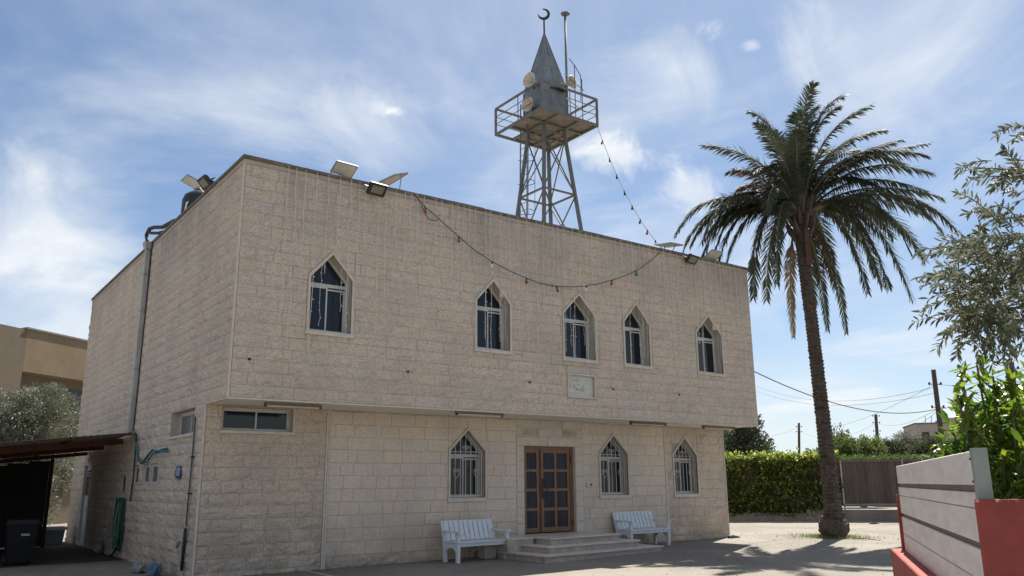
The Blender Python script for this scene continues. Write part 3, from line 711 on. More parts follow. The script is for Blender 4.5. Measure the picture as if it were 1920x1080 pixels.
# ------------------------------------------------------------------ wall fittings
pl = thing('carved_plaque', 'small square marble plaque with carved script set in the facade', 'plaque', FU(9.23, 3.885))
MB().band(FU, PLAQ, inset(PLAQ, .045), -.03, .035).build('frame', M_TRIM, pl)
MB().prism(FU, inset(PLAQ, .04), -.06, -.045).build('tablet', M_PLAQ, pl)
tx = MB(); n0 = -.043
def stroke(pts, w=.012): tx.tube([FU(8.735 + a * .985, 3.885 + b * .635, n0) for a, b in pts], w * .6, 5)
stroke([(.28, .55), (.27, .45), (.31, .40), (.36, .42), (.35, .34)], .014); stroke([(.36, .36), (.44, .34), (.52, .40), (.58, .36), (.66, .37)], .014)
stroke([(.60, .55), (.57, .48), (.61, .44)], .013); stroke([(.40, .55), (.48, .56)], .010); stroke([(.50, .27), (.54, .30), (.58, .26)], .010)
stroke([(.09, .60), (.13, .55), (.12, .48)], .013); stroke([(.12, .45), (.14, .42)], .016)
stroke([(.20, .75), (.32, .74), (.40, .745), (.52, .72)], .007); stroke([(.36, .79), (.40, .77)], .007); stroke([(.68, .75), (.73, .74)], .008)
stroke([(.11, .22), (.14, .20)], .012); stroke([(.24, .20), (.28, .19)], .012); stroke([(.16, .08), (.45, .065), (.75, .05)], .005); stroke([(.27, .49), (.25, .52)], .012)
tx.build('lettering', M_INK, pl)

def tube_lamp(x0, x1, y, lab):
    t = thing('tube_lamp', lab, 'lamp', ((x0 + x1) / 2, y, ZB - .06), 'tube lamps under the overhang')
    MB().box(x0, x1, y - .06, y + .06, ZB - .052, ZB - .0005).build('batten', M_BATTEN, t)
    b = MB(); b.tube([(x0 + .03, y, ZB - .075), (x1 - .03, y, ZB - .075)], .022, 8); b.build('tube', M_STEP, t)
    for xx in (x0 + .02, x1 - .02): MB().box(xx - .018, xx + .018, y - .035, y + .035, ZB - .10, ZB - .053).build('end_cap', M_BLACK, t)
for a, b, lab in (((496, 759), (602, 762), 'long tube lamp under the overhang by the flat sliding window'), ((855, 774), (942, 779), 'long tube lamp under the overhang left of the wooden door'),
                  ((1182, 793), (1247, 796), 'long tube lamp under the overhang right of the wooden door'), ((1318, 800), (1376, 804), 'long tube lamp under the overhang at its far right end')):
    p, q = at(*a, 2, ZB - .05), at(*b, 2, ZB - .05); yy = max(.12, min(1.2, (p.y + q.y) / 2)); tube_lamp(at(*a, 1, yy).x, at(*b, 1, yy).x, yy, lab)

ic = thing('door_intercom', 'small white intercom box on the wall right of the wooden door', 'intercom', FL(10.66, 1.6))
MB().fbox(FL, 10.555, 10.765, 1.615, 1.735, .012, .05).build('housing', M_ALU, ic)
MB().fbox(FL, 10.645, 10.725, 1.64, 1.71, .05, .056).build('screen', M_INK, ic)
b_ = MB(); b_.fbox(FL, 10.585, 10.615, 1.655, 1.685, .05, .056); b_.build('button', M_GREY, ic)

sg = thing('house_number_sign', 'blue enamel house number plate with white digits on the side wall', 'sign', FS(2.95, 1.87))
hx = [(2.74, 1.94), (2.83, 1.865), (3.07, 1.865), (3.16, 1.94), (3.16, 2.075), (3.07, 2.15), (2.83, 2.15), (2.74, 2.075)]
MB().prism(FS, hx, .03, .055).build('plate', M_SIGN, sg)
MB().band(FS, inset(hx, .012), inset(hx, .020), .055, .057).build('border', M_WHT, sg)
cu = bpy.data.curves.new('digits', 'FONT'); cu.body = '10'; cu.size = .25; cu.align_x = 'CENTER'; cu.align_y = 'CENTER'; cu.extrude = .002; cu.space_character = 1.1; cu.offset = .003
co = bpy.data.objects.new('tmp', cu); COL.objects.link(co)
me = bpy.data.meshes.new_from_object(co.evaluated_get(bpy.context.evaluated_depsgraph_get())); bpy.data.objects.remove(co)
do = bpy.data.objects.new('digits', me); me.materials.clear(); me.materials.append(M_WHT); COL.objects.link(do); do.parent = sg
me.transform(Matrix(((0, 0, -1, 0), (-1, 0, 0, 0), (0, 1, 0, 0), (0, 0, 0, 1)))); do.location = FS(2.95, 2.008, .058) - ORG[sg.name]

dpz = thing('rain_downpipe', 'tall grey rain downpipe with a hopper on the side wall', 'downpipe', FS(7.9, 3.15))
zz_ = [3.15, 4.9, 6.55, 7.6, 8.36]
for k in range(4):
    MB().fbox(FS, 7.83 + .01 * k, 7.99 + .01 * k, zz_[k] + .004, zz_[k + 1], .035, .15).build('pipe_length', M_PIPE, dpz)
    MB().fbox(FS, 7.81 + .01 * k, 8.01 + .01 * k, zz_[k + 1] - .06, zz_[k + 1] - .02, .02, .156).build('clamp', M_GREY, dpz)
MB().hexa([FS(7.8, 8.3, .03), FS(8.06, 8.3, .03), FS(8.06, 8.3, .17), FS(7.8, 8.3, .17), FS(7.76, 8.5, .05), FS(8.1, 8.5, .05), FS(8.1, 8.5, .22), FS(7.76, 8.5, .22)]).build('hopper', M_PIPE, dpz)
cb = MB(); cb.tube([FS(7.62, 8.45, .05), FS(7.64, 7, .05), FS(7.7, 5, .05), FS(7.72, 3.2, .05)], .018, 6)
tag(cb.build('black_wall_cable', M_CABLE, origin=FS(7.7, 3.2)), 'thin black cable running down beside the rain downpipe', 'cable')
bp = MB()
pp = [V((.12, 5.4, 8.55)), V((.1, 6.0, 8.68)), V((.02, 6.9, 8.72)), V((-.06, 7.5, 8.86)), V((-.10, 7.95, 8.92)), V((-.12, 8.15, 8.78)), V((-.12, 8.0, 8.60)), V((-.11, 7.93, 8.45))]
bp.tube(pp, .055, 8); bp.tube([V((.1, 6.6, 8.56)), V((0, 7.2, 8.62)), V((-.08, 7.8, 8.76)), V((-.11, 7.95, 8.88))], .045, 8)
tag(bp.build('black_roof_pipe', M_CABLE, smooth=True, origin=(0, 7, 8.5)), 'bent black pipe lying over the coping above the rain downpipe', 'pipe')

cd = thing('wall_conduit', 'thin grey conduit with a black lower sleeve near the corner of the side wall', 'conduit', FS(1.95, -.1))
b = MB(); b.tube([FS(1.90, 3.14, .045), FS(1.93, 2.0, .045), FS(1.96, .9, .045), FS(1.97, -.1, .045)], .017, 6); b.build('tube', M_PIPE, cd)
b = MB(); b.tube([FS(1.885, 3.16, .06), FS(1.90, 2.0, .066), FS(1.94, .9, .066)], .010, 6); b.build('cable', M_CABLE, cd)
b = MB(); b.tube([FS(1.93, .86, .07), FS(1.95, .5, .07), FS(1.97, .02, .07)], .034, 8); b.build('sleeve', M_CABLE, cd, smooth=True)
b = MB(); b.tube([FS(1.96, .58, .07), FS(2.08, .62, .09), FS(2.24, .58, .10), FS(2.34, .46, .10)], [.035, .05, .05, .03], 8); b.build('pipe_elbow', M_PIPE, cd, smooth=True)
for z in (2.3, 1.55): MB().fbox(FS, 1.87, 1.99, z, z + .03, .02, .08).build('clip', M_BLACK, cd)

b = MB(); q = [at(x, y, 0, -.07) for x, y in ((254, 812), (256, 835), (259, 862), (266, 869), (273, 860), (281, 849), (287, 843), (294, 848), (303, 843), (313, 841))]
b.tube(q, .028, 7); b.tube([at(x, y, 0, -.09) for x, y in ((266, 868), (276, 866), (287, 850), (296, 845), (306, 846), (315, 846))], .02, 7)
tag(b.build('teal_pipe', M_TEAL, smooth=True, origin=q[0]), 'short teal hose looping out from the carport corner across the side wall', 'hose')
b = MB(); b.tube([at(256, 815, 0, -.08), at(253, 860, 0, -.07), at(249, 905, 0, -.06), at(244, 940, 0, -.06)], .022, 6)
tag(b.build('black_drop_cable', M_CABLE, origin=at(244, 940, 0, -.06)), 'black cable dropping from the carport corner to the hanging green hose', 'cable')

hs = thing('garden_hose', 'coiled green garden hose hanging on the side wall', 'hose', FS(8.1, .15))
b = MB()
for k in range(8):
    y0 = 8.05 + rnd(-.10, .10); ww = rnd(.18, .36); bot = rnd(.0, .35); pts = []
    for i in range(29):
        t = i / 28 * 2 * math.pi
        pts.append(FS(y0 + ww * math.sin(t) * (.55 + .45 * (1 - math.cos(t)) / 2), 1.42 - (1.42 - bot) * (1 - math.cos(t)) / 2, .06 + .02 * k + .02 * math.sin(t + k)))
    b.tube(pts, .020, 6, cap=False)
b.build('coil', M_GHOSE, hs, smooth=True)
b = MB(); b.tube([FS(8.1, 1.36, .0), FS(8.1, 1.38, .22), FS(8.1, 1.46, .24)], .015, 6); b.build('hook', M_BLACK, hs)
b = MB(); b.tube([FS(8.15, .12, .1), FS(8.3, -.02, .14), FS(8.5, -.08, .16)], .03, 7); b.build('nozzle', M_BLACK, hs)

# ------------------------------------------------------------------ roof edge fittings: solar panels, floodlights, tank
def solar(quad, lab, feet):
    c = sum(quad, V()) / 4
    t = thing('solar_panel', lab, 'solar panel', (c.x, c.y, 8.515), 'solar panels along the parapet')
    n = (quad[1] - quad[0]).cross(quad[3] - quad[0]).normalized()
    if n.z < 0: n = -n
    lo = [p - n * .018 for p in quad]
    MB().hexa(lo + [p - n * .004 for p in quad]).build('back_sheet', M_PANEL, t)
    inn = [c + (p - c) * .94 for p in quad]
    MB().hexa([p - n * .003 for p in inn] + [p + n * .004 for p in inn]).build('cells', M_CELL, t)
    b = MB()
    for i in range(4): b.beam(quad[i] - n * .008, quad[(i + 1) % 4] - n * .008, .024, .034, n)
    b.build('frame', M_GREY, t)
    for a, g_ in feet:
        b = MB(); b.beam(c + (quad[0] - c) * a[0] + (quad[1] - c) * a[1] - n * .02, g_, .022); b.build('strut', M_GREY, t)
    return t
def on_y(pairs): return [at(px, py, 1, y) for px, py, y in pairs]
solar(on_y([(620, 321, .22), (658, 333, .22), (671, 311.5, -.08), (632, 301, -.08)]), 'solar panel tilted up on the parapet, nearest the front left corner', [((.5, .5), V((2.2, .2, 8.51))), ((.9, -.2), V((2.05, .2, 8.51)))])
solar(on_y([(707, 343, .30), (730, 345.5, .25), (765, 324, -.22), (741, 327, -.20)]), 'solar panel seen edge-on beside the left floodlight on the parapet', [((.6, .6), V((3.35, .12, 8.51))), ((-.5, -.4), V((3.75, .12, 8.51)))])
solar(on_y([(1230, 459, .25), (1252, 463, .2), (1281, 459, -.3), (1258, 454.5, -.3)]), 'solar panel lying nearly flat above the right end of the light string', [((.3, .3), V((12.75, .12, 8.51))), ((-.4, -.4), V((13.1, .12, 8.51)))])
solar(on_y([(1318, 484, .2), (1339, 491, .2), (1354, 473, -.1), (1335, 468, -.1)]), 'solar panel on the parapet half hidden by hanging palm fronds', [((.6, .5), V((14.4, .15, 8.51)))])
def on_x(pairs): return [at(px, py, 0, x) for px, py, x in pairs]
solar(on_x([(366, 353, .35), (384, 346, .15), (352, 327, -.1), (340, 338, .1)]), 'solar panel leaning out over the side parapet above the black tank', [((.6, .5), V((.15, 3.1, 8.51))), ((.2, .7), V((.15, 2.8, 8.51)))])
def flood(c, lab, yaw):
    t = thing('floodlight', lab, 'floodlight', c, 'floodlights on the parapet')
    R_ = Matrix.Rotation(yaw, 3, 'Z') @ Matrix.Rotation(math.radians(-48), 3, 'X')
    def tr(mb):
        mb.v = [tuple(V(c) + R_ @ V(p)) for p in mb.v]; return mb
    w, h = .225, .15
    b = MB(); b.box(-w, w, -h, h, -.03, .03); b.box(-w * .8, w * .8, -h * .8, h * .8, .03, .06)
    for k in range(6): b.box(-w * .75 + k * w * .3 - .008, -w * .75 + k * w * .3 + .008, -h * .75, h * .75, .06, .085)
    tr(b).build('housing', M_BLACK, t)
    b = MB(); b.box(-w * .68, w * .68, -h * .60, h * .60, -.036, -.031); tr(b).build('lens', M_LAMP, t)
    F0 = Frame((0, 0, 0), (1, 0, 0), (0, -1, 0))
    b = MB(); b.beam((-w - .02, 0, 0), (-w - .02, .03, .16), .02, .03); b.beam((w + .02, 0, 0), (w + .02, .03, .16), .02, .03); b.beam((-w - .03, .03, .16), (w + .03, .03, .16), .02, .03)
    b.beam((0, .03, .16), (0, .22, .30), .03, .03); tr(b).build('bracket', M_BLACK, t)
    return t
flood(at(707, 355, 1, -.28), 'black floodlight hanging off the parapet near the front left corner', .1)
flood(at(1298, 486, 1, -.28), 'black floodlight hanging off the parapet near the palm fronds', .1)
flood(V((-.10, 2.55, 8.66)), 'black floodlight on the side parapet beside the tilted solar panel', -1.5)
tk = thing('water_tank', 'black plastic water tank standing on the roof behind the side parapet', 'tank', (.78, 6.1, 7.86))
b = MB(); b.lathe((.80, 6.1, 7.86), [(.50, 0), (.52, .1), (.50, .22), (.52, .34), (.50, .46), (.52, .6), (.51, 1.52), (.46, 1.66), (.32, 1.76), (.22, 1.79)], 28); b.build('shell', M_TANK, tk, smooth=True)
b = MB(); b.lathe((.80, 6.1, 9.64), [(.23, 0), (.24, .05), (.2, .09)], 20); b.build('lid', M_TANK, tk)
b = MB(); b.tube([(.35, 5.75, 9.2), (.28, 5.6, 9.1), (.2, 5.5, 8.6)], .02, 6); b.build('inlet_pipe', M_WHT, tk)

# ------------------------------------------------------------------ strings of lights
def light_string(name, lab, pts, bulbs, loc):
    t = thing(name, lab, 'string lights', loc, 'bulb strings')
    b = MB(); b.tube(pts, .011, 5); b.build('cable', M_CABLE, t)
    for i, (k, m) in enumerate(bulbs):
        f = k * (len(pts) - 1); a = int(f); p = V(pts[a]).lerp(V(pts[min(a + 1, len(pts) - 1)]), f - a)
        ax = V((rnd(-.25, .25), rnd(-.2, .2), -1)).normalized()
        s = MB(); s.lathe(p, [(.020, -.01), (.022, .05), (.018, .065)], 8, ax); so_ = s.build('socket', M_CABLE, t)
        s = MB(); s.lathe(p + ax * .06, [(.017, 0), (.034, .03), (.040, .06), (.030, .09), (.010, .105)], 9, ax); s.build('bulb', m, so_, smooth=True)
px_path = [(778, 362), (797, 388), (826, 413), (856, 440), (887, 467), (920, 489), (950, 505), (980, 519), (1012, 531), (1043, 537), (1072, 538), (1101, 536), (1127, 531), (1152, 524), (1176, 515), (1198, 505), (1220, 489), (1241, 470)]
pts = []
for i, (a, b) in enumerate(px_path):
    t = i / (len(px_path) - 1); pts.append(at(a, b, 1, -.09 - .5 * 4 * t * (1 - t) * .25))
light_string('bulb_string', 'string of coloured bulbs sagging across the facade below the parapet', pts,
             [(.06, M_RED), (.185, M_GRN), (.30, M_WHT), (.425, M_RED), (.53, M_GRN), (.645, M_WHT), (.755, M_RED), (.865, M_GRN)], pts[0])
b = MB(); q = [at(x, y, 1, -.1) for x, y in ((780, 366), (788, 380), (795, 396), (803, 410), (812, 414), (822, 412))]; b.tube(q, .009, 5)
tag(b.build('loose_cable', M_CABLE, origin=q[0]), 'short loose loop of cable hanging under the left end of the bulb string', 'cable')

cur = thing('icicle_light_curtain', 'curtain of thin pale fairy light strands hanging down the upper facade', 'fairy lights', FU(8, 8.45))
x = .95; k = 0
while x < 16.1:
    zb_ = 8.46 - random.choice([1.2, 1.9, 2.6, 3.2, 3.9]) * rnd(.85, 1.1)
    b = MB(); pts = []; n = 9
    for i in range(n): pts.append(FU(x + rnd(-.022, .022) * (i > 0), 8.46 + (zb_ - 8.46) * i / (n - 1), .055 + rnd(0, .02)))
    b.tube(pts, .0058, 4, cap=False)
    z = 8.3
    while z > zb_:
        xx = x + rnd(-.02, .02); dx = rnd(-.04, .04); b.tube([FU(xx, z, .06), FU(xx + dx, z - .02, .075)], .0085, 4); z -= rnd(.22, .34)
    b.build('strand', M_WHITEW, cur); x += rnd(.16, .34); k += 1
# strands that hang into the window recesses
for (a, c) in UW:
    for f in (.32, .68, .84):
        b = MB(); x = a + (c - a) * (f + rnd(-.05, .05)); zb_ = 5.0 + rnd(0, .5); pts = [FU(x + rnd(-.02, .02), 6.72 - (6.72 - zb_) * i / 10, .05 - .10 * min(1, i / 3)) for i in range(11)]
        b.tube(pts, .0042, 4, cap=False)
        for p in pts[2:]: b.tube([p, p + V((rnd(-.04, .04), -.02, -.015))], .007, 4)
        b.build('strand', M_WHT, cur)

# ------------------------------------------------------------------ steel tower with the spire
TX0, TX1, TY0, TY1, TZ = 11.6, 14.2, 4.43, 7.26, 14.63
tw = thing('minaret_tower', 'steel lattice tower on the roof with a railed platform, metal cabin and pointed spire', 'tower', (12.9, 5.85, 7.86))
cxm, cym = (TX0 + TX1) / 2, (TY0 + TY1) / 2
def lg(sx, sy, z):
    t = (z - 7.86) / (14.5 - 7.86); h = 1.125 + (.47 - 1.125) * t; return V((cxm + sx * h, cym + sy * h, z))
C4 = [(-1, -1), (1, -1), (1, 1), (-1, 1)]
for sx, sy in C4:
    b = MB(); b.beam(lg(sx, sy, 7.86), lg(sx, sy, 14.52), .105, .105, (1, 0, 0)); b.build('leg', M_STEEL, tw)
    b = MB(); p = lg(sx, sy, 7.86); b.box(p.x - .16, p.x + .16, p.y - .16, p.y + .16, 7.86, 7.89); b.build('base_plate', M_STEEL, tw)
ZM = 11.95
for i in range(4):
    a, c = C4[i], C4[(i + 1) % 4]
    for z in (ZM, 14.3, 9.0):
        b = MB(); b.beam(lg(*a, z), lg(*c, z), .06 if z < 14 else .045, .06); b.build('horizontal_brace', M_STEEL, tw)
    for z0, z1 in ((ZM + .05, 14.2), (9.05, ZM - .05)):
        for p, q in ((a, c), (c, a)):
            if z0 > 10 or (i % 2 == 0) or p == a:
                b = MB(); b.beam(lg(*p, z0), lg(*q, z1), .036, .036); b.build('diagonal_brace', M_STEEL, tw)
# platform: frame beams with plates between
fx = [TX0, TX0 + .80, TX1 - .80, TX1]; fy = [TY0, TY0 + .9, TY1 - .9, TY1]
for y in fy: MB().box(TX0, TX1, y - .04, y + .04, TZ - .10, TZ - .012).build('deck_beam', M_STEEL, tw)
for x in fx: MB().box(x - .04, x + .04, TY0 + .041, TY1 - .041, TZ - .098, TZ - .014).build('deck_beam', M_STEEL, tw)
for i in range(3):
    for j in range(3):
        if (i, j) == (0, 2): continue                      # the hatch where the ladder comes up
        MB().box(fx[i] + .005, fx[i + 1] - .005, fy[j] + .005, fy[j + 1] - .005, TZ - .011, TZ).build('deck_plate', M_DECK, tw)
RH = .99
rl = [(TX0, TY0), (TX1, TY0), (TX1, TY1), (TX0, TY1)]
for i in range(4):
    a, c = rl[i], rl[(i + 1) % 4]
    MB().beam((*a, TZ - .1), (*a, TZ + RH), .07, .07, (1, 0, 0)).build('rail_post', M_STEEL, tw)
    m_ = ((a[0] + c[0]) / 2, (a[1] + c[1]) / 2)
    MB().beam((*a, TZ + RH), (*c, TZ + RH), .065, .065).build('top_rail', M_STEEL, tw)
    for z in (.36, .66): MB().beam((*a, TZ + z), (*c, TZ + z), .022, .022).build('mid_rail', M_STEEL, tw)
    MB().beam((*m_, TZ), (*m_, TZ + RH), .025, .025, (1, 0, 0)).build('baluster', M_STEEL, tw)
# cabin and spire
h = .58; zc = TZ + 1.50
c_ = MB(); c_.box(cxm - h, cxm + h, cym - h, cym + h, TZ + .002, TZ + .78); c_.box(cxm - h + .006, cxm + h - .006, cym - h + .006, cym + h - .006, TZ + .786, zc); cab = c_.build('cabin', M_SHEET, tw)
for sx in (-1, 1):
    for sy in (-1, 1): MB().box(cxm + sx * h - .025, cxm + sx * h + .025, cym + sy * h - .025, cym + sy * h + .025, TZ + .01, zc - .01).build('corner_angle', M_SHEET, cab)
b = MB(); e = h - .03; za = zc + 2.50
bs = [(cxm - e, cym - e, zc + .16), (cxm + e, cym - e, zc + .16), (cxm + e, cym + e, zc + .16), (cxm - e, cym + e, zc + .16)]
e2 = h - .02; b0 = [(cxm - e2, cym - e2, zc), (cxm + e2, cym - e2, zc), (cxm + e2, cym + e2, zc), (cxm - e2, cym + e2, zc)]
b.add(b0 + bs + [(cxm, cym, za)], [(0, 1, 5, 4), (1, 2, 6, 5), (2, 3, 7, 6), (3, 0, 4, 7), (4, 5, 8), (5, 6, 8), (6, 7, 8), (7, 4, 8)]); sp = b.build('spire', M_SHEET, tw)
b = MB()
for (p_, q_) in ((0, 1), (1, 2), (2, 3), (3, 0)):
    m0 = (V(bs[p_]) + V(bs[q_])) / 2; ap_ = V((cxm, cym, za)); on = (m0 - V((cxm, cym, m0.z))).normalized() * .004
    b.beam(m0 + on, m0.lerp(ap_, .96) + on, .018, .018); b.beam(V(bs[p_]), V(bs[p_]).lerp(ap_, .98), .024, .024)
    for f in (.30, .58): b.beam(V(bs[p_]).lerp(ap_, f) + on * .5, V(bs[q_]).lerp(ap_, f) + on * .5, .014, .014)
b.build('seam', M_SHEET, sp)
b = MB(); b.tube([(cxm, cym, za - .12), (cxm, cym, za + .58)], .032, 8); b.build('finial_rod', M_BLACK, tw)
# crescent, opening upwards and a little to the left as the camera sees it
cc = V((cxm, cym, za + .78)); ux = V((.806, -.592, 0)); n = 22; vs = []
for s_ in (-.025, .025):
    for i in range(n):
        t = math.radians(-185 + 290 * i / (n - 1)); vs.append(cc + ux * (.235 * math.cos(t)) + Z * (.235 * math.sin(t)) + hf * s_)
    for i in range(n):
        t = math.radians(-185 + 290 * i / (n - 1)); r_ = .235 - .105 * math.sin(math.pi * i / (n - 1)) ** .8 - .004
        vs.append(cc + ux * (r_ * math.cos(t)) + Z * (r_ * math.sin(t)) + hf * s_)
fs = []
for i in range(n - 1):
    fs += [(i, i + 1, n + i + 1, n + i), (2 * n + i, 3 * n + i, 3 * n + i + 1, 2 * n + i + 1), (i, 2 * n + i, 2 * n + i + 1, i + 1), (n + i, n + i + 1, 3 * n + i + 1, 3 * n + i)]
b = MB(); b.add(vs, fs); b.build('crescent', M_BLACK, tw)
# caged ladder on the left face (runs up to the hatch)
b_l = []
lx = cxm - .93; ly0, ly1 = cym + .10, cym + .52
def lad(z): return V((lx + .02 * (z - 8), 0, z))
for yy in (ly0, ly1):
    b = MB(); p, q = lad(7.9), lad(15.6); b.beam((p.x, yy, p.z), (q.x, yy, q.z), .035, .035, (0, 1, 0)); b.build('ladder_rail', M_STEEL, tw)
z = 8.1
while z < 14.5:
    p = lad(z); b = MB(); b.tube([(p.x, ly0, z), (p.x, ly1, z)], .011, 5); b.build('rung', M_STEEL, tw); z += .27
for z in (11.3, 12.45, 13.4, 14.2):
    p = lad(z); b = MB(); b.tube([(p.x + .45 * math.sin(t), (ly0 + ly1) / 2 - .34 * math.cos(t), z) for t in [math.pi * i / 10 for i in range(11)]], .014, 5); b.build('cage_hoop', M_STEEL, tw)
for t in (.3, .7):
    a, c = lad(11.3), lad(14.2); dx, dy = .45 * math.sin(t * math.pi), -.34 * math.cos(t * math.pi); b = MB(); b.tube([(a.x + dx, (ly0 + ly1) / 2 + dy, a.z), (c.x + dx, (ly0 + ly1) / 2 + dy, c.z)], .011, 5); b.build('cage_bar', M_STEEL, tw)
# access frame on the right of the platform
for nm, pts in (('access_frame', [(14.0, 5.0, TZ), (14.0, 5.0, TZ + 2.0)]), ('access_frame', [(13.3, 4.6, TZ), (13.3, 4.6, TZ + 2.2)]),
                ('access_frame', [(13.0, 4.55, TZ + 2.35), (13.3, 4.6, TZ + 2.2), (13.9, 4.95, TZ + 2.1), (14.05, 5.1, TZ + 1.9), (14.1, 5.2, TZ + 1.2)]),
                ('access_frame', [(12.9, 4.7, TZ + 1.75), (14.15, 5.05, TZ + 1.6)]), ('access_frame', [(12.9, 4.75, TZ + .85), (14.2, 5.1, TZ + .75)])):
    b = MB(); b.tube(pts, .018, 5); b.build(nm, M_STEEL, tw)
ms = thing('antenna_mast', 'tall thin mast with a small cap standing beside the spire', 'mast', (13.55, 5.35, TZ))
mt = onv(1057, 28, (13.55, 5.35, 0)).z
b = MB(); b.tube([(13.55, 5.35, TZ), (13.55, 5.35, mt)], .045, 8); b.build('pole', M_STEEL, ms, smooth=True)
b = MB(); b.lathe((13.55, 5.35, mt), [(.05, 0), (.16, .02), (.17, .06), (.06, .10)], 10); b.build('cap', M_STEEL, ms)
MB().beam((13.40, 5.35, mt + .05), (13.72, 5.28, mt + .05), .05, .07).build('arm', M_STEEL, ms)
MB().beam((13.50, 5.35, TZ + 1.55), (13.2, 5.5, TZ + 1.55), .04).build('stay', M_STEEL, ms)
def horn(c, d, lab, r=.28):
    c = V(c); d = V(d).normalized()
    t = thing('horn_loudspeaker', lab, 'loudspeaker', c - d * .42, 'horn loudspeakers on the tower')
    b = MB(); n = 20; prof = [(.05, -.40), (.06, -.30), (.09, -.20), (.15, -.10), (.23, -.03), (r, 0), (r + .012, .004), (r - .01, .006), (.20, -.05), (.12, -.12), (.05, -.22)]
    b.lathe(c, prof, n, d); b.build('bell', M_HORN, t, smooth=True)
    b = MB(); b.lathe(c - d * .40, [(.085, -.16), (.095, -.14), (.095, -.02), (.06, .0)], 14, d); b.build('driver', M_GREY, t)
    b = MB(); b.lathe(c - d * .16, [(.05, -.03), (.075, 0), (.03, .12)], 10, d); b.build('reflector', M_HORN, t)
    b = MB(); b.beam(c - d * .30 - Z * .02, c - d * .30 - Z * .28, .03, .05); b.build('bracket', M_BLACK, t)
nx = cxm - h; ny = cym - h
horn((cxm - h - .42, cym - .30, TZ + 1.58), (-1, -.25, -.05), 'ivory horn loudspeaker high on the left of the tower cabin')
horn((cxm - h - .36, cym - .10, TZ + .70), (-1, -.15, -.05), 'ivory horn loudspeaker low on the left of the tower cabin')
horn((cxm + h - .10, cym - h - .45, TZ + 1.62), (.25, -1, -.03), 'ivory horn loudspeaker on the right of the tower cabin', .25)
horn((cxm + h + .45, cym + .35, TZ + 1.45), (1, .25, -.05), 'ivory horn loudspeaker half hidden behind the cabin by the mast', .24)
b = MB(); b.box(cxm + .05, cxm + .45, cym - h - .12, cym - h - .003, TZ + 1.38, TZ + 1.46); b.beam((cxm + .1, cym - h - .08, TZ + 1.40), (cxm - .25, cym - h - .05, TZ + 1.36), .05)
b.lathe((cxm + .25, cym - h - .08, TZ + 1.40), [(.02, 0), (.09, .03), (.09, .16), (.05, .2)], 10, (1, -.3, .3))
tag(b.build('clamp_bracket', M_BLACK, origin=(cxm + .2, cym - h, TZ + 1.3)), 'small black bracket clamped to the front of the tower cabin', 'bracket')
a0 = V((14.2, 4.46, TZ - .02)); a1 = V((12.62, .05, 8.55))
pts = []
for i in range(31):
    t = i / 30; p = at(1119 - 14 + t * 0, 240, 1, 4.43) if False else a0.lerp(a1, t) - Z * (.55 * 4 * t * (1 - t)); pts.append(p)
light_string('bulb_string', 'string of dark bulbs slung from the tower platform down to the parapet', pts,
             [(.10, M_DARKB), (.22, M_DARKB), (.34, M_DARKB), (.46, M_DARKB), (.58, M_DARKB), (.70, M_DARKB), (.80, M_RED), (.91, M_WHT)], a1)

# ------------------------------------------------------------------ entrance steps
stp = thing('entrance_steps', 'three worn marble steps and landing before the wooden door', 'steps', (9, .3, -.05))
def tread(name, poly, z0, z1, nose=.05):
    P = Frame((0, 0, 0), (1, 0, 0), (0, 0, 1))
    k = len(poly)
    def slab(mb, p, a, b): mb.add([(x, y, a) for x, y in p] + [(x, y, b) for x, y in p], [tuple(range(k))[::-1], tuple(range(k, 2 * k))] + [(i, (i + 1) % k, k + (i + 1) % k, k + i) for i in range(k)])
    b = MB(); slab(b, poly, z1 - .032, z1); s = b.build(name, M_STEP, stp)
    ins = inset(poly, nose); b = MB(); slab(b, ins, z0, z1 - .033); b.build('riser', M_RISER, s)
tread('tread', [(7.02, -1.12), (11.34, -.66), (11.34, 1.40), (7.02, 1.40)], -.2, .115)
tread('tread', [(7.44, -.72), (10.80, -.36), (10.80, 1.402), (7.44, 1.402)], .116, .272)
tread('tread', [(7.84, -.30), (10.42, .0), (10.42, 1.404), (7.84, 1.404)], .273, .428)
tread('landing', [(7.00, .30), (7.838, .30), (7.838, 1.406), (7.00, 1.406)], .117, .426, .02)

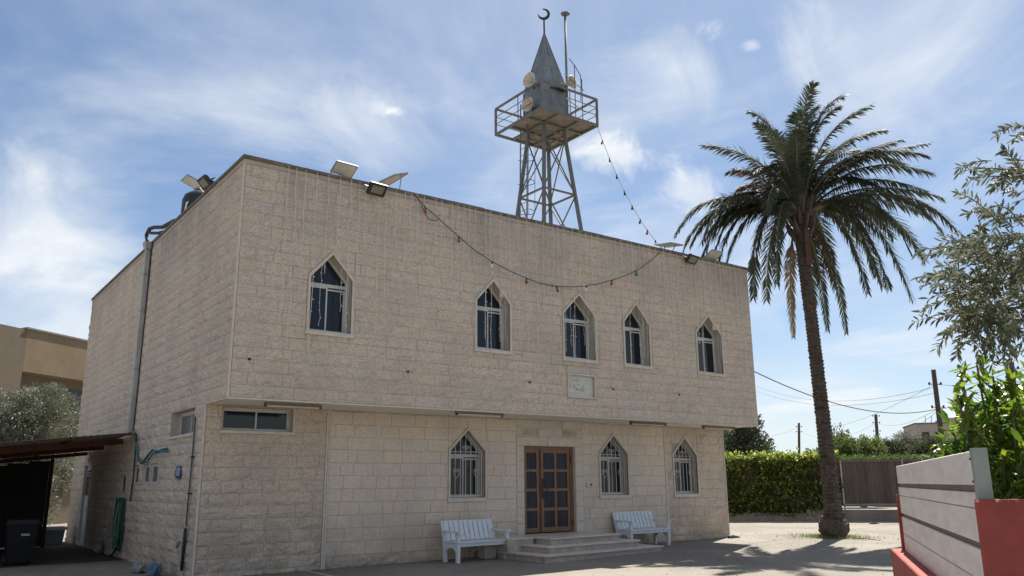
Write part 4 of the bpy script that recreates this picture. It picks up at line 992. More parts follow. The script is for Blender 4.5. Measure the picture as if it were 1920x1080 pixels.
# ------------------------------------------------------------------ benches
def bench(origin, rot, lab):
    t = thing('garden_bench', lab, 'bench', origin, 'white benches beside the steps'); t.rotation_euler = (0, 0, rot); ORG[t.name] = V((0, 0, 0))
    w, dp_ = 1.52, .60
    def part(nm, f): b = MB(); f(b); return b.build(nm, M_BENCH, t)
    for sx, x in ((0, .03), (1, w - .03)):
        part('leg', lambda b: b.box(x - .035, x + .035, .0, .085, 0, .66))
        part('leg', lambda b: b.hexa([(x - .034, dp_ - .09, 0), (x + .034, dp_ - .09, 0), (x + .034, dp_, 0), (x - .034, dp_, 0), (x - .034, dp_ - .075, .44), (x + .034, dp_ - .075, .44), (x + .034, dp_ + .01, .44), (x - .034, dp_ + .01, .44)]))
        part('back_post', lambda b: b.hexa([(x - .033, dp_ - .075, .441), (x + .033, dp_ - .075, .441), (x + .033, dp_ + .01, .441), (x - .033, dp_ + .01, .441), (x - .033, dp_ + .09, .90), (x + .033, dp_ + .09, .90), (x + .033, dp_ + .15, .90), (x - .033, dp_ + .15, .90)]))
        part('armrest', lambda b: b.hexa([(x - .05, -.06, .655), (x + .05, -.06, .655), (x + .05, dp_ + .03, .675), (x - .05, dp_ + .03, .675), (x - .05, -.06, .695), (x + .05, -.06, .695), (x + .05, dp_ + .03, .715), (x - .05, dp_ + .03, .715)]))
        part('side_rail', lambda b: b.box(x - .025, x + .025, .086, dp_ - .08, .33, .43))
        # the arched brace between the legs
        def arch(b):
            n = 10
            for i in range(n):
                a0_, a1_ = math.pi * i / n, math.pi * (i + 1) / n
                y0_, y1_ = .30 - .21 * math.cos(a0_), .30 - .21 * math.cos(a1_); z0_, z1_ = .16 + .17 * math.sin(a0_), .16 + .17 * math.sin(a1_)
                b.hexa([(x - .022, y0_, z0_), (x + .022, y0_, z0_), (x + .022, y1_, z1_), (x - .022, y1_, z1_), (x - .022, y0_, .331), (x + .022, y0_, .331), (x + .022, y1_, .332), (x - .022, y1_, .332)])
        part('arched_brace', arch)
    part('apron', lambda b: b.box(.066, w - .066, .01, .04, .36, .44))
    for k in range(5): part('seat_slat', lambda b: b.box(.0, w, -.03 + k * .112, .072 + k * .112, .441, .466))
    part('top_rail', lambda b: b.hexa([(.0, dp_ + .065, .80), (w, dp_ + .065, .80), (w, dp_ + .095, .80), (.0, dp_ + .095, .80), (.0, dp_ + .10, .93), (w, dp_ + .10, .93), (w, dp_ + .13, .93), (.0, dp_ + .13, .93)]))
    part('lower_rail', lambda b: b.hexa([(.066, dp_ - .055, .49), (w - .066, dp_ - .055, .49), (w - .066, dp_ - .03, .49), (.066, dp_ - .03, .49), (.066, dp_ - .04, .55), (w - .066, dp_ - .04, .55), (w - .066, dp_ - .015, .55), (.066, dp_ - .015, .55)]))
    ns = 10; sw = (w - .08) / ns
    for k in range(ns):
        a, c = .04 + k * sw + .012, .04 + (k + 1) * sw - .012
        part('back_slat', lambda b: b.hexa([(a, dp_ - .075, .475), (c, dp_ - .075, .475), (c, dp_ - .056, .475), (a, dp_ - .056, .475), (a, dp_ + .068, .90), (c, dp_ + .068, .90), (c, dp_ + .09, .90), (a, dp_ + .09, .90)]))
    t['label'] = lab
    return t
bench((5.62, .33, gz(6)), .06, 'white slatted bench left of the steps, under the nearest barred window')
bench((11.42, .62, gz(12)), .0, 'white slatted bench right of the steps, below the middle barred window')
b = MB(); b.hexa([(6.70, .80, gz(6.7)), (7.02, .80, gz(6.7)), (7.02, 1.1, gz(6.7)), (6.70, 1.1, gz(6.7)), (6.67, .77, .26), (7.05, .77, .26), (7.05, 1.13, .26), (6.67, 1.13, .26)])
bx_ = b.build('storage_box', M_CARD, origin=(6.86, .95, gz(6.7))); tag(bx_, 'small cream box on the ground under the left bench', 'box')
md = bx_.modifiers.new('bevel', 'BEVEL'); md.width = .015

# ------------------------------------------------------------------ carport on the left and what stands in it
cp = thing('carport', 'lean-to carport with rusty red beam and sheet roof against the side wall', 'carport', (-3, 10, gz(-3)))
def cr(x, y): return 3.12 + .112 * x + (-.035) * (y - 7.4)
YF, YBk, XL = 7.4, 14.2, -9.0
k = 0; x = -.06
while x > XL:
    x1 = x - .80; b = MB(); n = 10; vs = []
    for yy in (YF - .12, YBk):
        for i in range(n + 1):
            xx = x + (x1 - x) * i / n; vs.append((xx, yy, cr(xx, yy) + .007 * math.cos(i * math.pi)))
    b.add(vs, [(i, i + 1, n + 2 + i, n + 1 + i) for i in range(n)]); s = b.build('roof_sheet', M_CORR, cp)
    sm = s.modifiers.new('thickness', 'SOLIDIFY'); sm.thickness = .006; x = x1 + .04
for (yy, w_, hh) in ((YF - .06, .04, .03), (8.9, .07, .15), (11.5, .06, .12), (YBk - .1, .06, .12)):
    MB().hexa([(-.05, yy - w_ / 2, cr(0, yy) - .04 - hh), (-.05, yy + w_ / 2, cr(0, yy) - .04 - hh), (XL, yy + w_ / 2, cr(XL, yy) - .04 - hh), (XL, yy - w_ / 2, cr(XL, yy) - .04 - hh),
               (-.05, yy - w_ / 2, cr(0, yy) - .04), (-.05, yy + w_ / 2, cr(0, yy) - .04), (XL, yy + w_ / 2, cr(XL, yy) - .04), (XL, yy - w_ / 2, cr(XL, yy) - .04)]).build('beam', M_RUST, cp)
for xx in (-1.55, -3.3, -5.2, -7.2):
    MB().beam((xx, YF - .1, cr(xx, YF) - .03), (xx, YBk, cr(xx, YBk) - .03), .06, .05).build('purlin', M_RUST, cp)
    MB().box(xx - .035, xx + .035, 8.9 - .05, 8.9 + .05, cr(xx, 8.9) - .12, cr(xx, 8.9) - .031).build('bracket', M_BLACK, cp)
for xx, yy in ((-1.05, YBk - .1), (-8.8, YF), (-8.8, YBk - .1)):
    MB().box(xx - .05, xx + .05, yy - .05, yy + .05, gz(xx), cr(xx, yy) - .16).build('post', M_DRKSHEET, cp)
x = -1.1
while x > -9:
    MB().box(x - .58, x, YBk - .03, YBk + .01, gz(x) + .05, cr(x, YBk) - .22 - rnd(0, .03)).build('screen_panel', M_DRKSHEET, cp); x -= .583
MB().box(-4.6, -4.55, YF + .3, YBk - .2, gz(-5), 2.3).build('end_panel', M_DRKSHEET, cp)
M_FLOOR_SHADE = mat('shade_slab', (.028, .027, .027), (.05, .047, .045), 1.5, detail=7, rough=.75)
g = MB(); g.add([(XL, YF - .3, gz(XL) + .006), (-.03, YF - .1, gz(0) + .006), (-.03, YBk + .1, gz(0) + .006), (XL, YBk + .1, gz(XL) + .006)], [(0, 1, 2, 3)]); struct(g.build('carport_shade_patch', M_FLOOR_SHADE))  # dark sheet on the ground paints in shade under the roof

wb = thing('wheelie_bin', 'black wheeled rubbish bin standing under the carport', 'bin', (-2.35, 7.9, gz(-2)))
b0_ = gz(-2); xb, yb = -2.40, 7.75
b = MB(); b.hexa([(xb - .24, yb - .25, b0_ + .08), (xb + .24, yb - .25, b0_ + .08), (xb + .24, yb + .25, b0_ + .08), (xb - .24, yb + .25, b0_ + .08), (xb - .34, yb - .36, b0_ + .98), (xb + .34, yb - .36, b0_ + .98), (xb + .34, yb + .36, b0_ + .98), (xb - .34, yb + .36, b0_ + .98)]); b.build('body', M_BIN, wb)
b = MB(); b.hexa([(xb - .37, yb - .39, b0_ + .981), (xb + .37, yb - .39, b0_ + .981), (xb + .37, yb + .40, b0_ + .981), (xb - .37, yb + .40, b0_ + .981), (xb - .32, yb - .33, b0_ + 1.07), (xb + .32, yb - .33, b0_ + 1.07), (xb + .32, yb + .36, b0_ + 1.09), (xb - .32, yb + .36, b0_ + 1.09)]); b.build('lid', M_BIN, wb)
for sx in (-1, 1):
    b = MB(); b.lathe((xb + sx * .27, yb + .22, b0_ + .11), [(.11, -.03), (.11, .03)], 16, (1, 0, 0)); b.build('wheel', M_CABLE, wb)
b = MB(); b.tube([(xb - .25, yb + .36, b0_ + .95), (xb - .25, yb + .46, b0_ + 1.0), (xb + .25, yb + .46, b0_ + 1.0), (xb + .25, yb + .36, b0_ + .95)], .018, 6); b.build('handle', M_BIN, wb)
MB().box(xb - .02, xb + .16, yb - .348, yb - .334, b0_ + .70, b0_ + .75).build('badge', M_GREY, wb)

tr_ = thing('planter_trough', 'grey-green planter trough beyond the carport', 'planter', (-.8, 15.3, gz(-1)))
b = MB(); b.band(Frame((0, 0, 0), (1, 0, 0), (0, -1, 0)), [(-1.5, 0), (-.35, 0), (-.35, .6), (-1.5, .6)], [(-1.49, .01), (-.36, .01), (-.36, .59), (-1.49, .59)], -15.3, -15.0)
b = MB(); b.hexa([(-1.5, 14.9, -.1), (-.38, 14.9, -.1), (-.38, 15.5, -.1), (-1.5, 15.5, -.1), (-1.55, 14.85, .42), (-.33, 14.85, .42), (-.33, 15.55, .42), (-1.55, 15.55, .42)]); b.build('body', M_TROUGH, tr_)
b = MB(); b.box(-1.6, -.28, 14.80, 14.86, .36, .45); b.box(-1.6, -.28, 15.54, 15.60, .36, .45); b.box(-.33, -.27, 14.861, 15.539, .361, .449); b.box(-1.61, -1.55, 14.861, 15.539, .361, .449); b.build('rim', M_ALU, tr_)

def lump(name, c, s, m, lab, cat, seed, fold=.42):
    bm = bmesh.new(); bmesh.ops.create_icosphere(bm, subdivisions=4, radius=1)
    for v in bm.verts:
        q = v.co.copy(); d = 1 + fold * mnoise.noise(q * 1.7 + V((seed, 0, 0))) + fold * .6 * mnoise.noise(q * 4.3 + V((0, seed, 0)))
        v.co = V((q.x * s[0] * d, q.y * s[1] * d, max(-.0, (q.z * .5 + .38) * 1.1 * s[2] * 2 * d)))
    me = bpy.data.meshes.new(name); bm.to_mesh(me); bm.free(); me.materials.append(m); me.polygons.foreach_set('use_smooth', [True] * len(me.polygons))
    o_ = bpy.data.objects.new(name, me); COL.objects.link(o_); o_.location = c; return tag(o_, lab, cat)
p = at(288, 1080, 2, gz(0)); lump('filled_sack', (p.x, p.y, gz(p.x)), (.13, .20, .15), M_BLUEPL, 'small blue sack slumped against the foot of the side wall', 'sack', 1.3)
p = at(266, 1074, 2, gz(0)); lump('filled_sack', (p.x - .05, p.y + .1, gz(p.x)), (.12, .26, .11), M_GREYSACK, 'small pale grey bag lying beside the blue sack', 'sack', 4.2)
p = at(196, 1042, 2, gz(0)); lump('stone_lump', (-.16, 10.2, gz(0)), (.12, .2, .16), M_CONC, 'grey lump of concrete at the wall foot under the carport', 'rubble', 7.7)

# ------------------------------------------------------------------ foliage helpers
def rvec():
    while True:
        q = V((rnd(-1, 1), rnd(-1, 1), rnd(-1, 1)))
        if .01 < q.length_squared < 1: return q
class Leaves:
    def __init__(s): s.mb = MB(); s.keep = None
    def leaf(s, p, d, l, w, tint, nrm=None):
        if s.keep and not s.keep(p): return
        d = d.normalized(); sd = d.cross(nrm if nrm is not None else rvec())
        if sd.length < 1e-3: sd = d.cross(Z + V((.1, .2, 0)))
        sd = sd.normalized() * (w / 2); up_ = sd.cross(d).normalized() * (w * .18)
        s.mb.add([p, p + d * (l * .45) + sd + up_, p + d * l - up_ * 1.2, p + d * (l * .45) - sd + up_], [(0, 1, 2, 3)], max(.001, min(1, tint)))
    def blade(s, p, d, l, w, tint, nrm):           # a leaf with a midrib fold and a rounded outline
        if s.keep and not s.keep(p + d.normalized() * l * .7): return
        d = d.normalized(); sd = d.cross(nrm)
        if sd.length < 1e-3: sd = d.cross(V((.3, .5, .8)))
        sd = sd.normalized() * (w / 2); up_ = sd.cross(d).normalized() * (w * .16); dr = Z * (l * rnd(.02, .14))
        m1, m2, e = p + d * (l * .33) - up_, p + d * (l * .66) - up_ - dr * .4, p + d * l - dr
        s.mb.add([p, m1 + sd * .85 + up_, m2 + sd * .82 + up_, e, m2 - sd * .82 + up_, m1 - sd * .85 + up_, m1, m2],
                 [(0, 1, 6), (1, 2, 7, 6), (2, 3, 7), (0, 6, 5), (6, 7, 4, 5), (7, 3, 4)], max(.001, min(1, tint)))
def crown_cloud(lv, blobs, n, l, w, tint_fn=None, shell=.55, droop=0.0, clump=14, csize=.25):
    tot = sum(b[3][0] * b[3][1] * b[3][2] for b in blobs)
    bl = [(V(b[0:3]), b[3]) for b in blobs]
    wts = [b[3][0] * b[3][1] * b[3][2] for b in blobs]
    k = 0
    while k < n:
        c, r = random.choices(bl, wts)[0]
        q = rvec(); q = q.normalized() * (shell + (1 - shell) * random.random() ** .6)
        if random.random() < .25: q *= random.random()
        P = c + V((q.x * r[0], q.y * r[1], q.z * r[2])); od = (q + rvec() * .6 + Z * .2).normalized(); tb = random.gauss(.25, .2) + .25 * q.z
        for i in range(clump):
            pp_ = P + rvec() * csize; d = (od + rvec() * .9 - Z * droop).normalized()
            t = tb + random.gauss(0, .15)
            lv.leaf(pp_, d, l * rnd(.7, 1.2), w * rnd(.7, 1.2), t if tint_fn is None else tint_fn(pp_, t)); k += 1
def tree(name, lab, base, blobs, n, l, w, m, bark=M_OBARK, trunk=.16, cat='tree', clump=14, csize=.25, group=None, droop=0, shell=.55):
    base = V(base); t = thing(name, lab, cat, base, group)
    b = MB(); top = V(blobs[0][0:3]); mid = base.lerp(top, .5) + V((rnd(-.2, .2), rnd(-.2, .2), 0))
    b.tube([base, base.lerp(mid, .5), mid, top], [trunk * 1.35, trunk, trunk * .85, trunk * .4], 9)
    for bl in blobs:
        for q in range(3):
            e = V(bl[0:3]) + V((rnd(-.6, .6) * bl[3][0], rnd(-.6, .6) * bl[3][1], rnd(-.2, .6) * bl[3][2])); s_ = base.lerp(top, rnd(.45, .75)); b.tube([s_, s_.lerp(e, .5) + Z * .1, e], [trunk * .45, trunk * .3, trunk * .1], 6)
    b.build('trunk', bark, t, smooth=True)
    lv = Leaves(); crown_cloud(lv, blobs, n, l, w, clump=clump, csize=csize, droop=droop, shell=shell); lv.mb.build('crown', m, t)
    return t

# ------------------------------------------------------------------ left background: house, olive
hc = dep(52, 617, 40)
th = thing('tan_house', 'flat-roofed tan house with a dark recessed storey behind the olive tree', 'house', (hc.x, hc.y, -.1))
e1 = V((.62, .785, 0)).normalized(); e1 = V((math.sin(.9), math.cos(.9), 0)); e2 = V((-math.sin(.42), math.cos(.42), 0))
FH = Frame((hc.x, hc.y, 0), e1, V((e1.y, -e1.x, 0)))
zt_ = hc.z
def hbox(mb, u0, u1, d0, d1, z0, z1):
    p = [V((hc.x, hc.y, 0)) + e1 * u + e2 * d for u, d in ((u0, d0), (u1, d0), (u1, d1), (u0, d1))]
    mb.hexa([q + Z * z0 for q in p] + [q + Z * z1 for q in p]); return mb
hbox(MB(), 0, 9, 0, 9, zt_ - 2.05, zt_).build('upper_wall', M_TAN, th)
hbox(MB(), .5, 9, .9, 9, -.2, zt_ - 2.051).build('recessed_wall', M_TAN_SHADE, th)
hbox(MB(), -7, -.003, .003, 8, -.2, zt_ - .03).build('wing_wall', M_TAN_SHADE, th)
hbox(MB(), -.06, 9.06, -.06, 9.06, zt_ + .001, zt_ + .09).build('roof_edge', M_CONC, th)
for k in range(3): hbox(MB(), 1.5 + k * 2.2, 2.6 + k * 2.2, .86, .895, zt_ - 3.9, zt_ - 2.5).build('window', M_GLASS, th)

oc_ = dep(70, 775, 31)
tree('olive_tree', 'silvery olive tree rising behind the carport on the left', (oc_.x - .3, oc_.y, gz(0)),
     [(oc_.x, oc_.y, oc_.z - .3, (1.7, 1.7, 1.15)), (oc_.x - 1.6, oc_.y, oc_.z - .2, (1.4, 1.4, 1.1)), (oc_.x + .3, oc_.y + .2, oc_.z + .35, (1.0, 1.0, .75)), (oc_.x + .4, oc_.y, oc_.z - 1.9, (1.3, 1.2, 1.3)), (oc_.x - 1.3, oc_.y, oc_.z - 1.9, (1.6, 1.3, 1.1)), (oc_.x - .2, oc_.y, oc_.z - 3.4, (1.2, 1.2, 1.0))],
     30000, .15, .042, M_OLIVEF, clump=22, csize=.20)

# ------------------------------------------------------------------ palm
PB = V((18.27, -1.12, gz(18.3)))
pm = thing('palm_tree', 'tall date palm with a shaggy trunk and drooping fronds by the building corner', 'palm', PB)
def ppt(px, py, off=0): return onv(px, py, PB) + hf * off
axis_pts = [PB] + [ppt(*q) for q in ((1562, 960), (1556, 900), (1548, 830), (1540, 760), (1532, 690), (1524, 620), (1516, 560), (1509, 500), (1504, 440), (1501, 405))]
PC = axis_pts[-1]
rad = [.32, .27, .232, .22, .21, .20, .19, .187, .20, .24, .17]
b = MB(); b.tube(axis_pts, rad, 16); b.build('trunk', M_BARK, pm, smooth=True)
def axis(t):
    f = t * (len(axis_pts) - 1); i = min(int(f), len(axis_pts) - 2); return axis_pts[i].lerp(axis_pts[i + 1], f - i), rad[i] + (rad[i + 1] - rad[i]) * (f - i)
b = MB(); zc_ = PB.z + .55; row = 0
while zc_ < PC.z - .6:
    t = 0
    for i in range(len(axis_pts) - 1):
        if axis_pts[i].z <= zc_ < axis_pts[i + 1].z: t = (i + (zc_ - axis_pts[i].z) / (axis_pts[i + 1].z - axis_pts[i].z)) / (len(axis_pts) - 1)
    c, r = axis(t); n = 11
    for k in range(n):
        a = 2 * math.pi * (k + .5 * (row % 2) + rnd(-.12, .12)) / n; d = V((math.cos(a), math.sin(a), 0)); sd = V((-d.y, d.x, 0)); w = rnd(.065, .095); hh = rnd(.08, .13); o_ = rnd(.025, .06)
        bb = c + d * (r - .03)
        b.add([bb - sd * w - Z * hh * .6, bb + sd * w - Z * hh * .6, bb + sd * w * .7 + Z * hh * .5 + d * o_, bb - sd * w * .7 + Z * hh * .5 + d * o_, bb + sd * w * .6 + Z * hh * .75, bb - sd * w * .6 + Z * hh * .75], [(0, 1, 2, 3), (3, 2, 4, 5), (1, 4, 2), (0, 3, 5)], rnd(.0, 1) ** 1.5 + .01)
    zc_ += .115; row += 1
stuff(b.build('leaf_scars', M_BARK, pm))
b = MB()                                           # the root mass at the foot
bm = bmesh.new(); bmesh.ops.create_icosphere(bm, subdivisions=4, radius=1)
for v in bm.verts:
    q = v.co; d = 1 + .16 * mnoise.noise(q * 2.1) + .16 * mnoise.noise(q * 5); v.co = V((q.x * .42 * d, q.y * .42 * d, max(-.02, q.z * .42 + .30) * d * 1.05 - .02))
me = bpy.data.meshes.new('root_mass'); bm.to_mesh(me); bm.free(); me.materials.append(M_BARK); ro = bpy.data.objects.new('root_mass', me); COL.objects.link(ro); ro.parent = pm
def frond(tip, ctrl, length_w=1.0, m=M_FROND, dens=1.0, start=None):
    p0 = start or (PC + (V(tip) - PC).normalized() * .15); p1, p2 = V(ctrl), V(tip); n = 46; P = []
    for i in range(n + 1):
        t = i / n; P.append(p0 * (1 - t) ** 2 + p1 * (2 * t * (1 - t)) + p2 * t * t)
    b = MB(); b.tube(P, [.040 * (1 - t / n) ** .8 + .006 for t in range(n + 1)], 5)
    f = b.build('frond', M_RACHIS, pm)
    lv = Leaves(); L_ = sum((P[i + 1] - P[i]).length for i in range(n)); N_ = int(116 * dens)
    for k in range(N_):
        t = .13 + .87 * k / N_; ff = t * n; i = min(int(ff), n - 1); p = P[i].lerp(P[i + 1], ff - i); tg = (P[i + 1] - P[i]).normalized()
        sd = tg.cross(Z)
        if sd.length < .2: sd = tg.cross(hf)
        sd.normalize(); up_ = sd.cross(tg).normalized()
        prof = max(.20, math.sin(math.pi * min(1, (t - .05) * .86 + .12)) ** .6)
        for s_ in (-1, 1):
            ln = length_w * .68 * prof * rnd(.82, 1.1)
            d = (sd * s_ * (.95 - .30 * t) + tg * (.52 + .42 * t) + up_ * rnd(.0, .40) - Z * rnd(.10, .60) + rvec() * .14).normalized()
            nn = (up_ + sd * s_ * .5 + rvec() * .25)
            a = p; m1 = p + d * ln * .5 - Z * ln * .03; e = p + d * ln - Z * ln * rnd(.08, .24); ws = d.cross(nn).normalized() * (.023)
            lv.mb.add([a - ws * .5, a + ws * .5, m1 + ws, e, m1 - ws], [(0, 1, 2, 4), (4, 2, 3)], max(.01, min(1, random.gauss(.22, .18))))
    lv.mb.build('leaflets', m, f)
tips = [(1414, 180, .6, 1), (1508, 166, -.9, 1), (1587, 160, .2, 1), (1468, 226, 1.2, 1), (1527, 205, 1.0, 1), (1612, 207, -1.0, 1), (1677, 218, .5, 1), (1733, 264, -.4, 1), (1700, 246, 1.2, 1),
        (1560, 232, 1.8, 1), 
        (1749, 354, .3, 0), (1708, 318, -1.2, 0), (1786, 440, -.3, 0), (1733, 462, -1.3, 0), (1770, 470, 1.3, 0), (1722, 560, .4, 0), (1673, 495, -1.3, 0), (1690, 520, 1.4, 0), (1621, 530, -.9, 0), (1600, 520, 1.6, 0), 
        (1409, 562, -.2, 0), (1432, 552, -1.4, 0), (1364, 548, .8, 0), (1289, 460, .6, 0), (1264, 447, -.3, 0), (1302, 474, -1.1, 0), (1322, 500, 1.3, 0), (1322, 251, .3, 1), (1388, 356, -1.5, 0), (1345, 420, 1.6, 0), (1400, 440, -2.2, 0),
        (1395, 250, -1.5, 1), (1735, 335, -.5, 0), (1690, 385, 1.2, 0), (1660, 350, .2, 0), (1760, 395, .5, 0), (1330, 395, -.6, 0), (1370, 400, .9, 0), (1345, 470, .3, 0), (1660, 545, -.3, 0), (1455, 205, .9, 1), (1560, 200, -.6, 1), (1630, 250, .8, 1), (1660, 275, -1.2, 1), (1500, 190, .3, 1), (1590, 240, 1.2, 1), (1480, 250, -.8, 1), (1540, 175, .6, 1), (1645, 235, -.2, 1), (1720, 290, .9, 0), (1740, 390, -1.0, 0), (1715, 420, 1.6, 0), (1640, 545, .5, 0), (1340, 540, .1, 0), (1310, 440, 1.2, 0), (1420, 500, .7, 0), 
        (1470, 540, 1.9, 0), (1570, 545, 2.1, 0)]
for x, y, off, kind in tips:
    T = ppt(x, y + (14 if y < 290 else 0), off); d = T - PC; hz = V((d.x, d.y, 0)); Ln = d.length
    if y < 290: C_ = PC + hz * .23 + Z * (d.z * .84 + .12)
    elif y < 400: C_ = PC + hz * .42 + Z * (d.z + 1.15)
    else: C_ = PC + hz * .74 + Z * (1.05 + .12 * Ln)
    frond(T, C_, rnd(.86, 1.05) if y > 250 else rnd(.8, .95), M_FROND, rnd(.8, .95))
for x, y, off in ((1592, 624, .2), (1486, 634, -.1), (1574, 610, 1.0)):
    T = ppt(x, y, off); d = T - PC; frond(T, PC + V((d.x, d.y, 0)) * .95 - Z * .5, .62, M_DRY if x == 1486 else M_FROND, .7)
for x, y, off in ((1388, 348, .4), (1360, 330, -.4)):
    T = ppt(x, y, off); frond(T, PC + (T - PC) * .6 + Z * 1.0, .8, M_DRY, .8)
for k in range(26):                                # cut leaf bases round the head
    a = k * 2.399; z_ = -.75 + .045 * k; d = V((math.cos(a), math.sin(a), 0)); p = PC + Z * (z_ - .1) + d * .24
    b = MB(); b.tube([p - d * .05, p + d * .16 + Z * .22, p + d * .26 + Z * .5], [.085, .065, .03], 6); b.build('leaf_base', M_BARK, pm)
for (x, y, off) in ((1545, 480, -.2), (1552, 500, .2), (1452, 500, -.3), (1535, 470, -.5)):
    T = ppt(x, y, off); b = MB(); c_ = PC + (T - PC) * .45 + Z * .35
    b.tube([PC, c_, T + Z * .35], [.03, .025, .015], 5)
    for k in range(26):
        s_ = T + Z * .35; e_ = T + V((rnd(-.16, .16), rnd(-.16, .16), rnd(-.35, .05))); b.tube([s_, s_.lerp(e_, .5) + Z * .04, e_], .007, 4)
    b.build('fruit_stalk', M_DATES, pm)
# wrapped brown sheath that hangs down the front of the head
b = MB(); b.hexa([ppt(1506, 500, -.33), ppt(1518, 500, -.33), ppt(1516, 500, -.26), ppt(1507, 500, -.26), ppt(1500, 435, -.40), ppt(1508, 433, -.40), ppt(1508, 433, -.30), ppt(1501, 433, -.30)]); b.build('sheath', M_DATES, pm)

# weeds at the foot of the palm
lv = Leaves()
for k in range(1500):
    a = rnd(0, 6.28); r = abs(random.gauss(0, .55)); p = PB + V((math.cos(a) * r * .8, math.sin(a) * r * 1.3, 0)) + hr * (-.45 if k % 2 else .2)
    p.z = gz(p.x); lv.leaf(p, V((rnd(-.6, .6), rnd(-.6, .6), 1)), rnd(.04, .16), .012, rnd(0, 1))
stuff(tag(lv.mb.build('weeds', M_GRASS), 'low green weeds around the foot of the palm', 'weeds'))

# ------------------------------------------------------------------ hedge, kerb wall, reed screen
H0 = at(1345, 975, 2, gz(27)); H1 = at(1575, 975, 2, gz(30)); H2 = at(1800, 975, 2, gz(33))
hd_ = (H2 - H0); hd_.z = 0; hl = hd_.length; hd_.normalize(); hn = V((hd_.y, -hd_.x, 0))
if hn.dot(CAM - H0) < 0: hn = -hn
HF = Frame((H0.x, H0.y, gz(28)), hd_, hn)
u1 = (H1 - H0).dot(hd_)
kw = MB(); kw.fbox(HF, -12, u1 - 1.3, -.3, .30, -.25, 0); kw.fbox(HF, u1 - 1.29, hl + 6, -.3, .44, -.25, .06)
kw = tag(kw.build('kerb_wall', M_CONC, origin=HF(0, -.3)), 'low grey concrete kerb wall at the foot of the hedge', 'wall')
zh = onv(1450, 856, HF(4, 0)).z - gz(28)
hg = thing('flowering_hedge', 'clipped dark green hedge speckled yellow for flowers and backlit leaves beside the palm', 'hedge', HF(1, .3))
lv = Leaves()
def hedge_fill(n):
    for k in range(n):
        u = rnd(-11, u1 + .15); v = .15 + (zh - .15) * random.random() ** .85; top = random.random() < .16
        bulge = .30 * mnoise.noise(V((u * .9, v * .9, 3))) + .16 * mnoise.noise(V((u * 2.6, v * 2.6, 8)))
        if mnoise.noise(V((u * 1.7, v * 1.7, 5))) > .30 and not top and random.random() < .75: continue
        if top: v = zh - .03 + rnd(-.14, .10) + bulge * .9 + (.22 * random.random() ** 6); nn = rnd(-1.2, .05)
        else: nn = bulge + rnd(-.28, .08)
        if u > u1 - .3 and v < .9 and random.random() < .8: continue
        d = V((0, 0, .3)) + HF.n * rnd(.1, 1.1) + rvec() * .9
        t = rnd(.55, 1) if (random.random() < (.6 if top else .20)) else rnd(.0, .22)  # tint paints in flowers and backlit leaf highlights, mostly along the top
        lv.leaf(HF(u, v, nn), d, rnd(.12, .21), rnd(.08, .13), t)
hedge_fill(23000)
lv.mb.build('foliage', M_HEDGE, hg)
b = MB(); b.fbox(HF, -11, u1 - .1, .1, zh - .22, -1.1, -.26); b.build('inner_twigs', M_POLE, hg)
rs = thing('reed_screen', 'brown reed mat fence right of the palm trunk', 'fence', HF(u1 + 2, .44))
zr = onv(1640, 862, HF(u1 + 2, 0)).z - gz(28)
b = MB(); u = u1 - .1
while u < hl + 4:
    w = rnd(.012, .022); b.fbox(HF, u, u + w, .56 + rnd(0, .06), zr - rnd(.0, .10), -.03 + rnd(-.008, .008), -.012 + rnd(-.006, .008), rnd(.01, 1)); u += w + rnd(0, .004)
stuff(b.build('reeds', M_REED, rs)); MB().fbox(HF, u1 - .1, hl + 4, .58, zr - .1, -.06, -.045).build('light_block_sheet', M_DRKSHEET, rs)  # dark sheet added behind the reeds to stop light showing between them
for u in (u1 + .2, u1 + 2.6, u1 + 5.0): MB().fbox(HF, u, u + .06, .2, zr + .05, .0, .05).build('post', M_GREY, rs)
MB().fbox(HF, u1, hl + 4, zr - .08, zr + .01, .0, .03).build('rail', M_REED, rs)
b = MB(); b.tube([HF(u1 + .2, .62, .05), HF(u1 + 2.4, .64, .05)], .06, 8); b.build('concrete_ledge', M_CONC, rs)  # round bar standing for the sunlit concrete ledge below the screen
lv = Leaves()
for k in range(3200):
    u = rnd(u1 - .3, hl + 3); lv.leaf(HF(u, zr + abs(random.gauss(0, .09)), rnd(-.4, .15)), rvec() + Z * .4, rnd(.07, .13), rnd(.03, .06), rnd(0, .5))
lv.mb.build('creeper', M_TREE2, rs)

# ------------------------------------------------------------------ trees, houses, poles and wires beyond the hedge
def far_tree(px, py, d, rxm, rzm, lab, m, n, seed, name='broadleaf_tree', l=.20, w=.09):
    random.seed(seed); c = dep(px, py, d); bl = [(c.x, c.y, c.z - rzm * .3, (rxm * .8, rxm * .8, rzm * .7))]
    for k in range(6):
        a = rnd(0, 6.28); bl.append((c.x + hr.x * rxm * .55 * math.cos(a), c.y + hr.y * rxm * .55 * math.cos(a), c.z + rzm * .45 * math.sin(a) - .1, (rxm * rnd(.35, .5), rxm * rnd(.35, .5), rzm * rnd(.3, .5))))
    tree(name, lab, (c.x, c.y, gz(c.x)), bl, n, l, w, m, clump=18, csize=.32, group='trees beyond the hedge')
far_tree(1398, 830, 44, 1.75, 1.9, 'dark rounded tree behind the hedge next to the building corner', M_TREE, 9000, 3)
far_tree(1330, 830, 46, 1.8, 2.2, 'dark tree mostly hidden behind the building corner', M_TREE, 6000, 4)
far_tree(1608, 838, 50, 1.6, 1.1, 'bright green bushy tree just right of the palm trunk', M_TREE2, 7000, 5)
far_tree(1572, 836, 56, 1.0, 1.8, 'slim dark conifer peeping out behind the palm trunk', M_TREE, 4000, 6, 'conifer_tree')
